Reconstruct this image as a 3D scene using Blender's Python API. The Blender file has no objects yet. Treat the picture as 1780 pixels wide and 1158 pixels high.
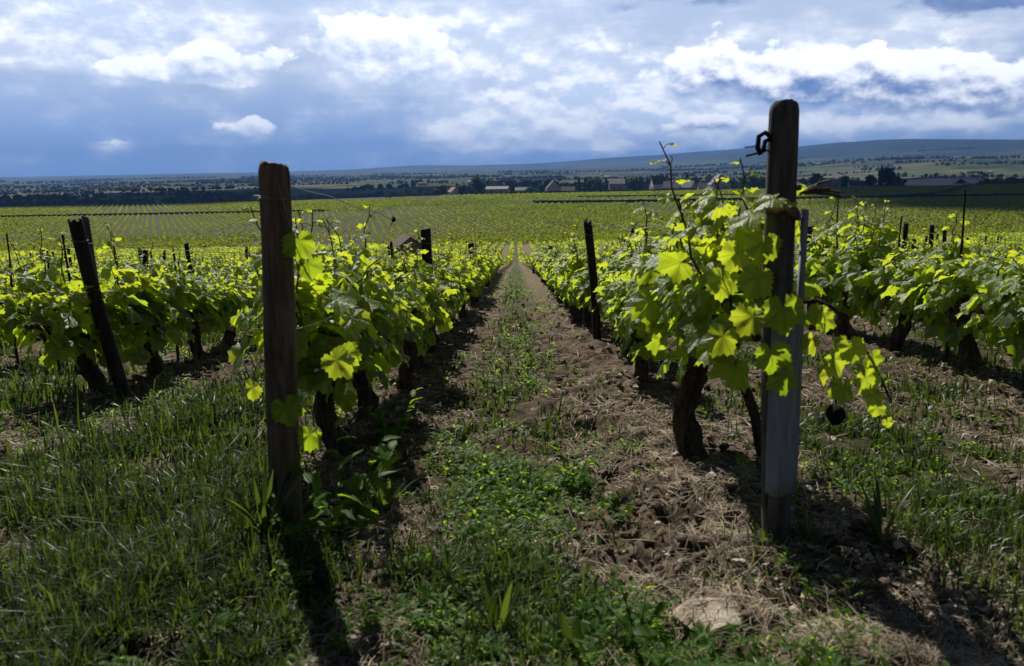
import bpy, math, random
import numpy as np
from math import radians, sin, cos, tan, pi
from mathutils import Matrix, Vector

# ------------------------------------------------------------------ camera, sun, sky, exposure
C = bpy.context.scene.collection
SC = bpy.context.scene
cam_d = bpy.data.cameras.new("camera")
cam = bpy.data.objects.new("camera", cam_d)
C.objects.link(cam)
SC.camera = cam
cam_d.sensor_width = 36.0
cam_d.lens = 28.3
cam_d.clip_start = 0.05
cam_d.clip_end = 60000
cam_d.dof.use_dof = True
cam_d.dof.focus_distance = 7.5
cam_d.dof.aperture_fstop = 6.3
cam.matrix_world = Matrix.Rotation(radians(.41), 4, 'Z') @ Matrix.Rotation(radians(90 - 11.9), 4, 'X') @ Matrix.Rotation(radians(-1.1), 4, 'Z')

SUN_EL, SUN_AZ = radians(47), radians(-20)          # azimuth measured from +Y towards +X
sun_dir = Vector((sin(SUN_AZ) * cos(SUN_EL), cos(SUN_AZ) * cos(SUN_EL), sin(SUN_EL)))
sd = bpy.data.lights.new("sun", 'SUN')
sd.energy = 5.0
sd.angle = radians(.5)
sd.color = (1.0, .95, .86)
so = bpy.data.objects.new("sun", sd)
C.objects.link(so)
so.rotation_euler = sun_dir.to_track_quat('Z', 'Y').to_euler()

SC.view_settings.view_transform = 'Standard'
SC.view_settings.look = 'None'
SC.view_settings.exposure = 0.2
SC.cycles.max_bounces = 7
SC.cycles.transmission_bounces = 6
SC.cycles.transparent_max_bounces = 8
SC.cycles.volume_bounces = 0
SC.cycles.caustics_reflective = False
SC.cycles.caustics_refractive = False
SC.cycles.sample_clamp_indirect = 4.0

W = bpy.data.worlds.new("World")
SC.world = W
W.use_nodes = True


class NT:
    """small helper to write node trees"""
    def __init__(s, tree):
        s.t = tree
        tree.nodes.clear()

    def n(s, typ, ins=None, **kw):
        nd = s.t.nodes.new(typ)
        for k, v in kw.items():
            setattr(nd, k, v)
        for k, v in (ins or {}).items():
            s.set(nd.inputs[k], v)
        return nd

    def set(s, sock, v):
        if isinstance(v, bpy.types.NodeSocket):
            s.t.links.new(v, sock)
        elif isinstance(v, bpy.types.Node):
            s.t.links.new(v.outputs[0], sock)
        else:
            if sock.type == 'RGBA' and len(v) == 3:
                v = (*v, 1)
            sock.default_value = v

    def m(s, op, a, b=0.0, c=0.0, clamp=False):
        nd = s.n('ShaderNodeMath', operation=op, use_clamp=clamp)
        s.set(nd.inputs[0], a)
        s.set(nd.inputs[1], b)
        s.set(nd.inputs[2], c)
        return nd.outputs[0]

    def v(s, op, a, b=(0, 0, 0)):
        nd = s.n('ShaderNodeVectorMath', operation=op)
        s.set(nd.inputs[0], a)
        s.set(nd.inputs[1], b)
        return nd.outputs['Value'] if op in ('DOT_PRODUCT', 'LENGTH') else nd.outputs[0]

    def mix(s, f, a, b, blend='MIX'):
        nd = s.n('ShaderNodeMix', data_type='RGBA', blend_type=blend)
        s.set(nd.inputs[0], f)
        s.set(nd.inputs[6], a)
        s.set(nd.inputs[7], b)
        return nd.outputs[2]

    def ss(s, v, a, b, lo=0.0, hi=1.0):
        nd = s.n('ShaderNodeMapRange', interpolation_type='SMOOTHSTEP')
        for i, x in enumerate((v, a, b, lo, hi)):
            s.set(nd.inputs[i], x)
        return nd.outputs[0]

    def noise(s, vec, scale, detail=4.0, rough=.55, out=0):
        nd = s.n('ShaderNodeTexNoise', {'Scale': scale, 'Detail': detail, 'Roughness': rough})
        if vec is not None:
            s.set(nd.inputs['Vector'], vec)
        return nd.outputs[out]


# clouds of the stormy sky: (azimuth, elevation, half width, half height, weight) in radians
WHITE = [(-0.475,0.151,0.1610,0.0397,1.00), (-0.516,0.114,0.0642,0.0056,0.70), (-0.414,0.104,0.0350,0.0089,0.90), (-0.342,0.114,0.0493,0.0146,0.90), (-0.359,0.095,0.0304,0.0037,0.60), (-0.351,0.145,0.0549,0.0269,0.50), (-0.129,0.130,0.0538,0.0319,1.00), (-0.183,0.117,0.0465,0.0255,0.50), (-0.167,0.173,0.0929,0.0246,0.50), (-0.014,0.147,0.1147,0.0708,0.50), (0.074,0.088,0.1601,0.0462,0.55), (-0.009,0.047,0.0898,0.0208,1.15), (0.135,0.047,0.1165,0.0233,1.25), (0.06,0.026,0.10,0.010,0.7), (0.214,0.108,0.0450,0.0165,0.80), (0.316,0.092,0.0275,0.0174,0.90), (0.382,0.093,0.0432,0.0182,1.00), (0.472,0.084,0.0525,0.0199,0.70), (0.431,0.041,0.1327,0.0179,1.25), (0.391,0.129,0.1403,0.0272,0.60), (-0.311,0.046,0.0305,0.0115,0.60), (-0.456,0.029,0.0227,0.0055,0.50), (0.186,0.036,0.0213,0.0066,0.80), (0.242,0.041,0.0387,0.0078,0.60)]
DARK = [(-0.276,0.122,0.0216,0.0343,0.50), (-0.218,0.139,0.0182,0.0439,0.30), (0.503,0.155,0.0695,0.0130,1.5), (0.193,0.177,0.1071,0.0073,0.60), (-0.553,0.061,0.0570,0.0343,0.35), (-0.376,0.013,0.2476,0.0217,0.15), (0.004,0.022,0.0901,0.0082,0.30)]
CUMULUS = [(-0.414,0.104,0.0361,0.0119,1), (-0.340,0.113,0.0554,0.0194,1), (-0.135,0.120,0.0638,0.0361,1), (-0.169,0.148,0.0500,0.0190,.8), (0.227,0.099,0.0542,0.0264,1), (0.317,0.085,0.0319,0.0237,1), (0.382,0.085,0.0476,0.0284,1.05), (0.451,0.077,0.0425,0.0228,.95), (0.521,0.067,0.0504,0.0234,1), (-0.311,0.046,0.0300,0.0140,.55), (0.186,0.035,0.0199,0.0071,.8), (0.239,0.041,0.0291,0.0085,.8), (-0.456,0.029,0.0280,0.0060,.42)]


def build_world():
    t = NT(W.node_tree)
    tc = t.n('ShaderNodeTexCoord')
    sep = t.n('ShaderNodeSeparateXYZ', {0: tc.outputs['Generated']})
    az = t.m('ARCTAN2', sep.outputs[0], sep.outputs[1])
    el = t.m('ARCSINE', sep.outputs[2])
    P = t.n('ShaderNodeCombineXYZ', {0: az, 1: el}).outputs[0]
    nv = t.v('MULTIPLY', P, (11, 19, 1))
    warp = t.noise(nv, 1.0, 5, .6, 1)
    P2 = t.v('ADD', P, t.v('MULTIPLY', t.v('SUBTRACT', warp, (.5, .5, .5)), (.085, .045, 0)))
    fine = t.noise(nv, 1.25, 8, .55)
    fine2 = t.noise(t.v('ADD', nv, (3.1, 1.7, 5)), 1.1, 8, .6)
    streak = t.noise(t.v('MULTIPLY', P, (5, 45, 1)), 1.3, 7, .6)

    def field(blobs):
        acc = None
        for a, e, ra, re, w in blobs:
            d = t.v('MULTIPLY', t.v('SUBTRACT', P2, (a, e, 0)), (1 / ra, 1 / re, 0))
            q = t.v('DOT_PRODUCT', d, d)
            g = t.m('MULTIPLY', t.m('POWER', 2.718, t.m('MULTIPLY', q, -.8)), w)
            acc = g if acc is None else t.m('ADD', acc, g)
        return acc
    w = field(WHITE)
    bil = t.noise(t.v('MULTIPLY', P, (24, 34, 1)), 1.0, 7, .52)
    cu = tt = None
    for a, e, ra, re, wt in CUMULUS:      # heaped clouds: lit tops, blue-grey bases
        dd = t.v('MULTIPLY', t.v('SUBTRACT', P, (a, e, 0)), (1 / ra, 1 / re, 0))
        gq = t.m('MULTIPLY', t.m('POWER', 2.718, t.m('MULTIPLY', t.v('DOT_PRODUCT', dd, dd), -.75)), wt)
        ty = t.m('MULTIPLY', gq, t.n('ShaderNodeSeparateXYZ', {0: dd}).outputs[1])
        cu = gq if cu is None else t.m('ADD', cu, gq)
        tt = ty if tt is None else t.m('ADD', tt, ty)
    hgt = t.m('DIVIDE', tt, t.m('ADD', cu, .02))
    bz = t.m('SUBTRACT', bil, .5)
    cuf = t.m('ADD', cu, t.m('MULTIPLY', bz, 1.7))
    edge = t.ss(hgt, -.9, .3, .6, .16)
    cum = t.ss(cuf, .30, t.m('ADD', edge, .30))
    bil2 = t.noise(t.v('ADD', t.v('MULTIPLY', P, (24, 34, 1)), (.12, .30, 0)), 1.0, 7, .52)
    lit = t.ss(t.m('ADD', hgt, t.m('MULTIPLY', t.m('SUBTRACT', bil, bil2), 3.6)), -.95, .55)
    d = field(DARK)
    nz = t.m('SUBTRACT', fine, .5)
    nz2 = t.m('SUBTRACT', fine2, .5)
    ns = t.m('SUBTRACT', streak, .5)
    wf = t.m('ADD', w, t.m('ADD', t.m('MULTIPLY', nz, 1.5), t.m('ADD', t.m('MULTIPLY', ns, 1.0), t.m('MULTIPLY', nz2, .7))))
    soft = t.ss(wf, -.08, .8)
    crisp = t.ss(t.m('ADD', w, t.m('ADD', t.m('MULTIPLY', nz, 2.2), t.m('MULTIPLY', nz2, .9))), .55, .92)
    df = t.m('ADD', d, t.m('ADD', t.m('MULTIPLY', nz, 1.5), t.m('MULTIPLY', nz2, .8)))
    dm = t.ss(df, .34, .86)
    # relief: compare the cloud with itself a little higher up
    up1 = t.noise(t.v('ADD', nv, (.0, .22, 0)), 1.25, 8, .55)
    rel = t.ss(t.m('SUBTRACT', fine, up1), -.10, .12)
    # clear air between the clouds: deep blue low down, paler veil higher up
    veil = t.mix(t.ss(el, -.01, .15), (.15, .32, .76), (.48, .59, .82))
    sky = t.n('ShaderNodeTexSky', sky_type='NISHITA', sun_disc=False, sun_elevation=SUN_EL, sun_rotation=SUN_AZ, air_density=1.0, dust_density=.5)
    bg = t.mix(.9, sky.outputs[0], t.v('MULTIPLY', veil, (10, 10, 10)))
    wc = t.mix(rel, (6.2, 7.5, 10.0), (10.9, 11.3, 12.2))
    col = t.mix(t.m('MULTIPLY', soft, .68), bg, t.mix(.5, wc, (8.4, 9.1, 10.5)))
    col = t.mix(t.m('MULTIPLY', crisp, .85), col, wc)
    col = t.mix(t.m('MULTIPLY', dm, .8), col, t.mix(rel, (1.0, 2.0, 4.7), (2.0, 3.2, 6.2)))
    cc = t.mix(t.ss(az, .12, .25), t.mix(lit, (4.4, 5.8, 8.6), (11.4, 11.8, 12.6)), t.mix(lit, (1.2, 2.3, 5.3), (11.8, 12.2, 13.0)))
    col = t.mix(t.m('MULTIPLY', cum, t.ss(az, .05, .25, .8, .94)), col, cc)
    shaft = t.noise(t.v('MULTIPLY', t.v('ADD', P, t.v('MULTIPLY', P, (0, 0, 0))), (17, 2.2, 1)), 1.0, 5, .5)
    sm = t.m('MULTIPLY', t.ss(shaft, .42, .68), t.m('MULTIPLY', t.ss(az, -.62, -.3), t.m('SUBTRACT', 1.0, t.ss(az, -.16, -.02))))
    col = t.mix(t.m('MULTIPLY', t.m('MULTIPLY', sm, t.m('SUBTRACT', 1.0, cum)), .5), col, t.mix(t.ss(el, .02, .16), (2.3, 3.7, 7.0), (5.0, 6.2, 8.8)))
    # unseen sky overhead and behind, darkened to keep the ambient fill light low
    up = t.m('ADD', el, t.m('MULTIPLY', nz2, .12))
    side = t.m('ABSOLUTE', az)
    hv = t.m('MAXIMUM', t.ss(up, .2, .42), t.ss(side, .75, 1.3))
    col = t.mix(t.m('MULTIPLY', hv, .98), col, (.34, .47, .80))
    col = t.mix(t.ss(el, -.03, -.004), (.25, .3, .4), col)
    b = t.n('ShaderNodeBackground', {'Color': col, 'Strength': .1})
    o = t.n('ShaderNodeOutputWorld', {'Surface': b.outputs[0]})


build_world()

# ------------------------------------------------------------------ helpers
rng = np.random.default_rng(7)
random.seed(7)


def tag(o, label=None, cat=None, group=None, kind=None):
    if label: o['label'] = label
    if cat: o['category'] = cat
    if group: o['group'] = group
    if kind: o['kind'] = kind
    return o


def empty(name, loc, rz=0.0):
    o = bpy.data.objects.new(name, None)
    C.objects.link(o)
    o.location = loc
    o.rotation_euler = (0, 0, rz)
    o.empty_display_size = .1
    return o


def dup(root, loc, rz=0.0, scale=None):
    r = root.copy()
    C.objects.link(r)
    r.location = loc
    r.rotation_euler = (0, 0, rz)
    if scale is not None: r.scale = scale
    for ch in list(root.children):
        c = ch.copy()
        C.objects.link(c)
        c.parent = r
        for g in list(ch.children):
            k = g.copy()
            C.objects.link(k)
            k.parent = c
    return r


class MB:
    """collects vertices and faces (numpy) and links them as ONE mesh object"""
    def __init__(s):
        s.V, s.F, s.A, s.nv = [], [], [], 0

    def add(s, v, f, a=None):
        v = np.asarray(v, float).reshape(-1, 3)
        f = np.asarray(f, int)
        s.V.append(v)
        s.F.append(f + s.nv)
        s.A.append(np.zeros((len(v), 3)) if a is None else np.broadcast_to(np.asarray(a, float), (len(v), 3)))
        s.nv += len(v)
        return s

    def mesh(s, name, smooth=True, attr=False):
        me = bpy.data.meshes.new(name)
        V = np.concatenate(s.V)
        me.vertices.add(len(V))
        me.vertices.foreach_set('co', V.astype(np.float32).ravel())
        tot = np.concatenate([np.full(len(f), f.shape[1]) for f in s.F])
        idx = np.concatenate([f.ravel() for f in s.F])
        me.loops.add(len(idx))
        me.loops.foreach_set('vertex_index', idx.astype(np.int32))
        me.polygons.add(len(tot))
        st = np.concatenate([[0], np.cumsum(tot)[:-1]])
        me.polygons.foreach_set('loop_start', st.astype(np.int32))
        me.polygons.foreach_set('loop_total', tot.astype(np.int32))
        me.polygons.foreach_set('use_smooth', np.full(len(tot), bool(smooth)))
        if attr:
            at = me.attributes.new('lv', 'FLOAT_VECTOR', 'POINT')
            at.data.foreach_set('vector', np.concatenate(s.A).astype(np.float32).ravel())
        me.update(calc_edges=True)
        return me

    def build(s, name, mat, parent=None, smooth=True, attr=False, loc=(0, 0, 0)):
        o = bpy.data.objects.new(name, s.mesh(name, smooth, attr))
        o.data.materials.append(mat)
        C.objects.link(o)
        o.location = loc
        if parent: o.parent = parent
        return o

    def box(s, c, d, rz=0.0, taper=1.0):
        x, y, z = np.array(d) / 2
        v = np.array([(-x, -y, -z), (x, -y, -z), (x, y, -z), (-x, y, -z), (-x * taper, -y * taper, z), (x * taper, -y * taper, z), (x * taper, y * taper, z), (-x * taper, y * taper, z)])
        R = np.array([[cos(rz), -sin(rz), 0], [sin(rz), cos(rz), 0], [0, 0, 1]])
        return s.add(v @ R.T + np.array(c), [(3, 2, 1, 0), (4, 5, 6, 7), (0, 1, 5, 4), (1, 2, 6, 5), (2, 3, 7, 6), (3, 0, 4, 7)])

    def tube(s, pts, rad, sides=8, jit=0.0, seed=0, caps=True, a=None):
        pts = np.asarray(pts, float)
        n = len(pts)
        rad = np.broadcast_to(np.asarray(rad, float), (n,))
        tg = np.gradient(pts, axis=0)
        tg /= np.linalg.norm(tg, axis=1)[:, None] + 1e-9
        ref = np.array([0, 1, 0.0]) if abs(tg[:, 1]).max() < .8 else np.array([1, 0, 0.0]) if abs(tg[:, 0]).max() < .95 else np.array([.3, .5, .8])
        u = np.cross(tg, ref)
        u /= np.linalg.norm(u, axis=1)[:, None] + 1e-9
        w = np.cross(tg, u)
        th = np.arange(sides) * 2 * pi / sides
        r = rad[:, None] * np.ones(sides)
        if jit:
            g = np.random.default_rng(seed)
            k = g.normal(0, 1, (n, sides))
            k = (k + np.roll(k, 1, 1) + np.roll(k, -1, 1)) / 1.8
            r = r * (1 + jit * k)
        v = pts[:, None, :] + r[..., None] * (np.cos(th)[None, :, None] * u[:, None, :] + np.sin(th)[None, :, None] * w[:, None, :])
        i = np.arange(n - 1)[:, None] * sides
        j = np.arange(sides)[None, :]
        k = (j + 1) % sides
        f = np.stack([i + j, i + k, i + sides + k, i + sides + j], -1).reshape(-1, 4)
        v = v.reshape(-1, 3)
        s.add(v, f, a)
        if caps:
            for ring, p in ((0, pts[0]), (n - 1, pts[-1])):
                b = v[ring * sides:(ring + 1) * sides]
                vv = np.vstack([b, p])
                ff = [(q, (q + 1) % sides, sides) if ring else ((q + 1) % sides, q, sides) for q in range(sides)]
                s.add(vv, ff, a)
        return s


def h2(ix, iy, seed=0):
    n = (ix * 374761393 + iy * 668265263 + seed * 1442695041).astype(np.int64) & 0xffffffff
    n = ((n ^ (n >> 13)) * 1274126177) & 0xffffffff
    n = (n ^ (n >> 16)) & 0xffffffff
    return n / 4294967295.0


def vnoise(x, y, seed=0):
    x = np.asarray(x, float); y = np.asarray(y, float)
    ix = np.floor(x).astype(np.int64); iy = np.floor(y).astype(np.int64)
    fx = x - ix; fy = y - iy
    fx = fx * fx * (3 - 2 * fx); fy = fy * fy * (3 - 2 * fy)
    a = h2(ix, iy, seed); b = h2(ix + 1, iy, seed); c = h2(ix, iy + 1, seed); d = h2(ix + 1, iy + 1, seed)
    return (a * (1 - fx) + b * fx) * (1 - fy) + (c * (1 - fx) + d * fx) * fy


def fbm(x, y, octv=4, seed=0, gain=.5):
    s = 0; a = 1; t = 0
    for o in range(octv):
        s = s + a * vnoise(x * 2 ** o + 17.3 * o, y * 2 ** o - 9.1 * o, seed + o)
        t += a; a *= gain
    return s / t


def smooth(a, b, x):
    t = np.clip((np.asarray(x, float) - a) / (b - a), 0, 1)
    return t * t * (3 - 2 * t)


# ------------------------------------------------------------------ terrain shape
S = .102


_py = np.arange(0, 701, 1.0)
_ps = np.interp(_py, [0, 22, 30, 70, 84, 148, 260, 700], [.102, .102, .118, .118, .074, .074, .014, .014])
_pz = -.8 - np.concatenate([[0], np.cumsum((_ps[1:] + _ps[:-1]) / 2)])


def prof(y):
    y = np.asarray(y, float)
    z = np.where(y < 0, -.8 - S * y, np.interp(y, _py, _pz))
    return z - 5.6 * (1 - np.exp(-np.maximum(y - 700, 0) / 400))


def gz(x, y):
    x = np.asarray(x, float); y = np.asarray(y, float)
    z = prof(y)
    E = 705 - 120 * smooth(30, 260, -x)
    t = np.maximum(0, y - E - 12)
    z = z - 34 * (1 - np.exp(-t / 420))
    far = np.maximum(y, 1.0)
    nn = fbm(x / 900, y / 900, 4, 3) - .5
    hr = np.interp(x, [200, 1000, 2200, 3500, 4800, 9000], [0, 14, 108, 208, 198, 230])
    z = z + np.exp(-((np.minimum(y, 7800) - 7800) / 1900) ** 2) * smooth(9000 * 2, 9500, y) * hr * (1 + .35 * nn)
    z = z + np.exp(-((y - 3900) / 800) ** 2) * 46 * smooth(500, 2000, x) * (1 + .6 * nn)
    hd = np.interp(x, [-9000, -3600, -2300, -1400, -650, 350, 1200, 2300, 3700, 9000], [4, 8, 24, 66, 50, 62, 84, 62, 45, 45])
    z = z + np.exp(-((y - 11800) / 900) ** 2) * hd * (1 + .25 * nn)
    return z


def soil(x, y):
    """1 = bare dug soil, 0 = grassy"""
    x = np.asarray(x, float); y = np.asarray(y, float)
    n = (fbm(x * 2.3, y * 1.6, 3, 11) - .5) * .5
    xx = x + n * .35
    s = smooth(-.98, -.72, xx) * (1 - smooth(.95, 1.15, xx))                 # between the two rows: soil
    s = s * (1 - .85 * np.exp(-((xx + .10 - .012 * np.minimum(y, 8)) / .19) ** 2))
    s = np.maximum(s, smooth(.52, .30, np.abs(x + n * .2 + 2.05)) * smooth(2.4, 3.2, y)) if False else np.maximum(s, (1 - smooth(.28, .50, np.abs(x + n * .3 + 2.08))) * smooth(2.3, 3.1, y))
    s = np.maximum(s, np.exp(-((xx - 2.55) / .42) ** 2) * .9)
    p = fbm(x * 1.7 + 40, y * 1.3, 3, 23)
    s = np.maximum(s, smooth(.54, .66, p) * .9)
    return np.clip(s, 0, 1)


def micro(x, y):
    x = np.asarray(x, float); y = np.asarray(y, float)
    f = 1 - smooth(7, 22, y)
    so_ = .35 + .65 * soil(x, y)
    a = (fbm(x * 3.2, y * 3.2, 2, 5) - .5) * .05
    r = np.abs(fbm(x * 9, y * 9, 4, 8, .62) - .5)
    b = (.16 - r) * .22 * so_
    m = .035 * (np.exp(-((x + .64) / .22) ** 2) + np.exp(-((x - .61) / .22) ** 2) + np.exp(-((x + 2.3) / .25) ** 2) + np.exp(-((x - 2.6) / .25) ** 2))
    m = m - .02 * np.exp(-((x - .3) / .2) ** 2)
    return (a + b + m) * f


def G(x, y):
    return gz(x, y) + micro(x, y)


# ------------------------------------------------------------------ materials
def mat(name):
    m = bpy.data.materials.new(name)
    m.use_nodes = True
    return m, NT(m.node_tree)


def out(t, surf, vol=None):
    o = t.n('ShaderNodeOutputMaterial')
    if surf is not None: t.set(o.inputs['Surface'], surf)
    if vol is not None: t.set(o.inputs['Volume'], vol)


def simple(name, c1, c2, scale=6.0, rough=.85, bump=.3, stretch=(1, 1, 1), spec=.2, dist=.02):
    m, t = mat(name)
    tc = t.n('ShaderNodeTexCoord')
    v = t.v('MULTIPLY', tc.outputs['Object'], stretch)
    n = t.noise(v, scale, 8, .65)
    col = t.mix(t.ss(n, .3, .7), c1, c2)
    b = t.n('ShaderNodeBump', {'Height': n, 'Strength': bump, 'Distance': dist})
    p = t.n('ShaderNodeBsdfPrincipled', {'Base Color': col, 'Roughness': rough, 'Specular IOR Level': spec, 'Normal': b.outputs[0]})
    out(t, p.outputs[0])
    return m


def leaf_material(name, dark, young, tdark, tyoung, rough=.42, spec=.5, share=.5, veins=True):
    m, t = mat(name)
    at = t.n('ShaderNodeAttribute', attribute_name='lv')
    sp = t.n('ShaderNodeSeparateXYZ', {0: at.outputs['Vector']})
    tone = sp.outputs[2]
    tc = t.n('ShaderNodeTexCoord')
    n = t.noise(tc.outputs['Object'], 55.0, 4, .6)
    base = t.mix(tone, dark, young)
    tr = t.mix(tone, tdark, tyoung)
    base = t.mix(t.m('MULTIPLY', t.ss(n, .35, .75), .35), base, t.v('MULTIPLY', base, (.6, .65, .6)))
    tr = t.mix(t.m('MULTIPLY', t.ss(t.noise(tc.outputs['Object'], 26.0, 5, .62), .38, .7), .45), tr, t.v('MULTIPLY', tr, (.55, .68, .5)))
    nrm = None
    if veins:
        ang = t.m('ARCTAN2', sp.outputs[0], sp.outputs[1])
        pp = t.m('PINGPONG', ang, radians(26))
        r = t.m('SQRT', t.m('ADD', t.m('POWER', sp.outputs[0], 2), t.m('POWER', sp.outputs[1], 2)))
        dv = t.m('MULTIPLY', r, t.m('SINE', pp))
        side = t.m('ABSOLUTE', t.m('SINE', t.m('ADD', t.m('MULTIPLY', r, 26), t.m('MULTIPLY', pp, 9))))
        vein = t.m('MAXIMUM', t.ss(dv, .06, .012), t.m('MULTIPLY', t.ss(side, .16, .03), .22))
        base = t.mix(t.m('MULTIPLY', vein, .45), base, t.v('ADD', t.v('MULTIPLY', base, (1.5, 1.5, 1.5)), (.02, .03, .01)))
        tr = t.mix(t.m('MULTIPLY', vein, .5), tr, t.v('MULTIPLY', tr, (.45, .55, .4)))
        puck = t.noise(tc.outputs['Object'], 120.0, 2, .5)
        hgt = t.m('ADD', t.m('MULTIPLY', vein, -.7), t.m('MULTIPLY', puck, .8))
        nrm = t.n('ShaderNodeBump', {'Height': hgt, 'Strength': .7, 'Distance': .005}).outputs[0]
    p = t.n('ShaderNodeBsdfPrincipled', {'Base Color': base, 'Roughness': rough, 'Specular IOR Level': spec})
    tl = t.n('ShaderNodeBsdfTranslucent', {'Color': tr})
    if nrm is not None:
        t.set(p.inputs['Normal'], nrm)
    mx = t.n('ShaderNodeMixShader', {0: share, 1: p.outputs[0], 2: tl.outputs[0]})
    out(t, mx.outputs[0])
    return m


M = {}
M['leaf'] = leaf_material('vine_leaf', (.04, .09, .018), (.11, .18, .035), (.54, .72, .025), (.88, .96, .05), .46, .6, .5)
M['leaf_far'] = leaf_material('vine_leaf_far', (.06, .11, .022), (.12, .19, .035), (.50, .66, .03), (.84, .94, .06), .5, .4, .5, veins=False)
M['field'] = leaf_material('field_leaf', (.075, .10, .02), (.11, .14, .03), (.33, .40, .03), (.48, .55, .05), .7, .15, .5, veins=False)
M['grass'] = leaf_material('grass_blade', (.018, .036, .009), (.058, .084, .021), (.06, .12, .011), (.24, .32, .032), .42, .35, .36, veins=False)
M['weed'] = leaf_material('weed_leaf', (.03, .075, .012), (.06, .13, .02), (.20, .42, .015), (.50, .70, .03), .55, .22, .5, veins=False)
M['bark'] = simple('vine_bark', (.018, .013, .010), (.14, .105, .08), 46, .95, 1.0, (1, 1, .25), .1, .03)
M['shoot'] = simple('vine_shoot', (.05, .04, .02), (.10, .10, .03), 30, .6, .2)
M['straw'] = simple('dry_straw', (.10, .075, .05), (.42, .345, .25), 9, .8, .1)
M['clod'] = simple('soil_clod', (.07, .05, .036), (.19, .145, .105), 30, .95, .8)
M['pebble'] = simple('pale_stone', (.30, .25, .19), (.50, .44, .36), 25, .85, .5)
M['rock'] = simple('limestone', (.26, .20, .14), (.62, .54, .43), 18, .9, 1.0)
M['black'] = simple('black_tar', (.004, .004, .004), (.012, .011, .010), 20, .9, .6)
M['wire'] = simple('zinc_wire', (.10, .11, .12), (.24, .25, .27), 40, .45, .1, spec=.6)
M['tie'] = simple('dry_bark_tie', (.08, .055, .04), (.30, .23, .16), 30, .9, .8)
M['board'] = simple('grey_board', (.17, .19, .24), (.30, .325, .385), 12, .7, .35, (6, 6, .6), .3)
M['wall'] = simple('stone_wall', (.02, .018, .015), (.06, .052, .045), 4, .95, .8)
M['trunk'] = simple('tree_trunk', (.03, .024, .018), (.07, .055, .04), 3, .95, .4)


def wood_material(name, c1, c2, moss=.0):
    m, t = mat(name)
    tc = t.n('ShaderNodeTexCoord')
    v = t.v('MULTIPLY', tc.outputs['Object'], (46, 46, 5.5))
    g = t.noise(v, 1.0, 8, .65)
    big = t.noise(tc.outputs['Object'], 7.0, 5, .6)
    col = t.mix(t.ss(g, .3, .7), c1, c2)
    col = t.mix(t.m('MULTIPLY', t.ss(big, .5, .68), .55), col, t.v('MULTIPLY', c1, (.5, .5, .5)) if False else tuple(x * .45 for x in c1))
    col = t.mix(t.m('MULTIPLY', t.ss(t.noise(tc.outputs['Object'], 13.0, 5, .7), .56, .7), moss), col, (.11, .12, .045))
    crack = t.ss(t.noise(t.v('MULTIPLY', tc.outputs['Object'], (30, 30, 1.4)), 1.0, 4, .6), .33, .39)
    col = t.mix(crack, (.008, .006, .005), col)
    h = t.m('ADD', t.m('MULTIPLY', g, .5), crack)
    b = t.n('ShaderNodeBump', {'Height': h, 'Strength': .7, 'Distance': .006})
    p = t.n('ShaderNodeBsdfPrincipled', {'Base Color': col, 'Roughness': .8, 'Specular IOR Level': .25, 'Normal': b.outputs[0]})
    out(t, p.outputs[0])
    return m


M['post'] = wood_material('weathered_post', (.075, .055, .04), (.22, .16, .115), .35)
M['post_grey'] = wood_material('grey_post', (.05, .047, .043), (.14, .132, .124), .45)
M['post_dark'] = wood_material('dark_post', (.018, .013, .010), (.06, .042, .032))


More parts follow.
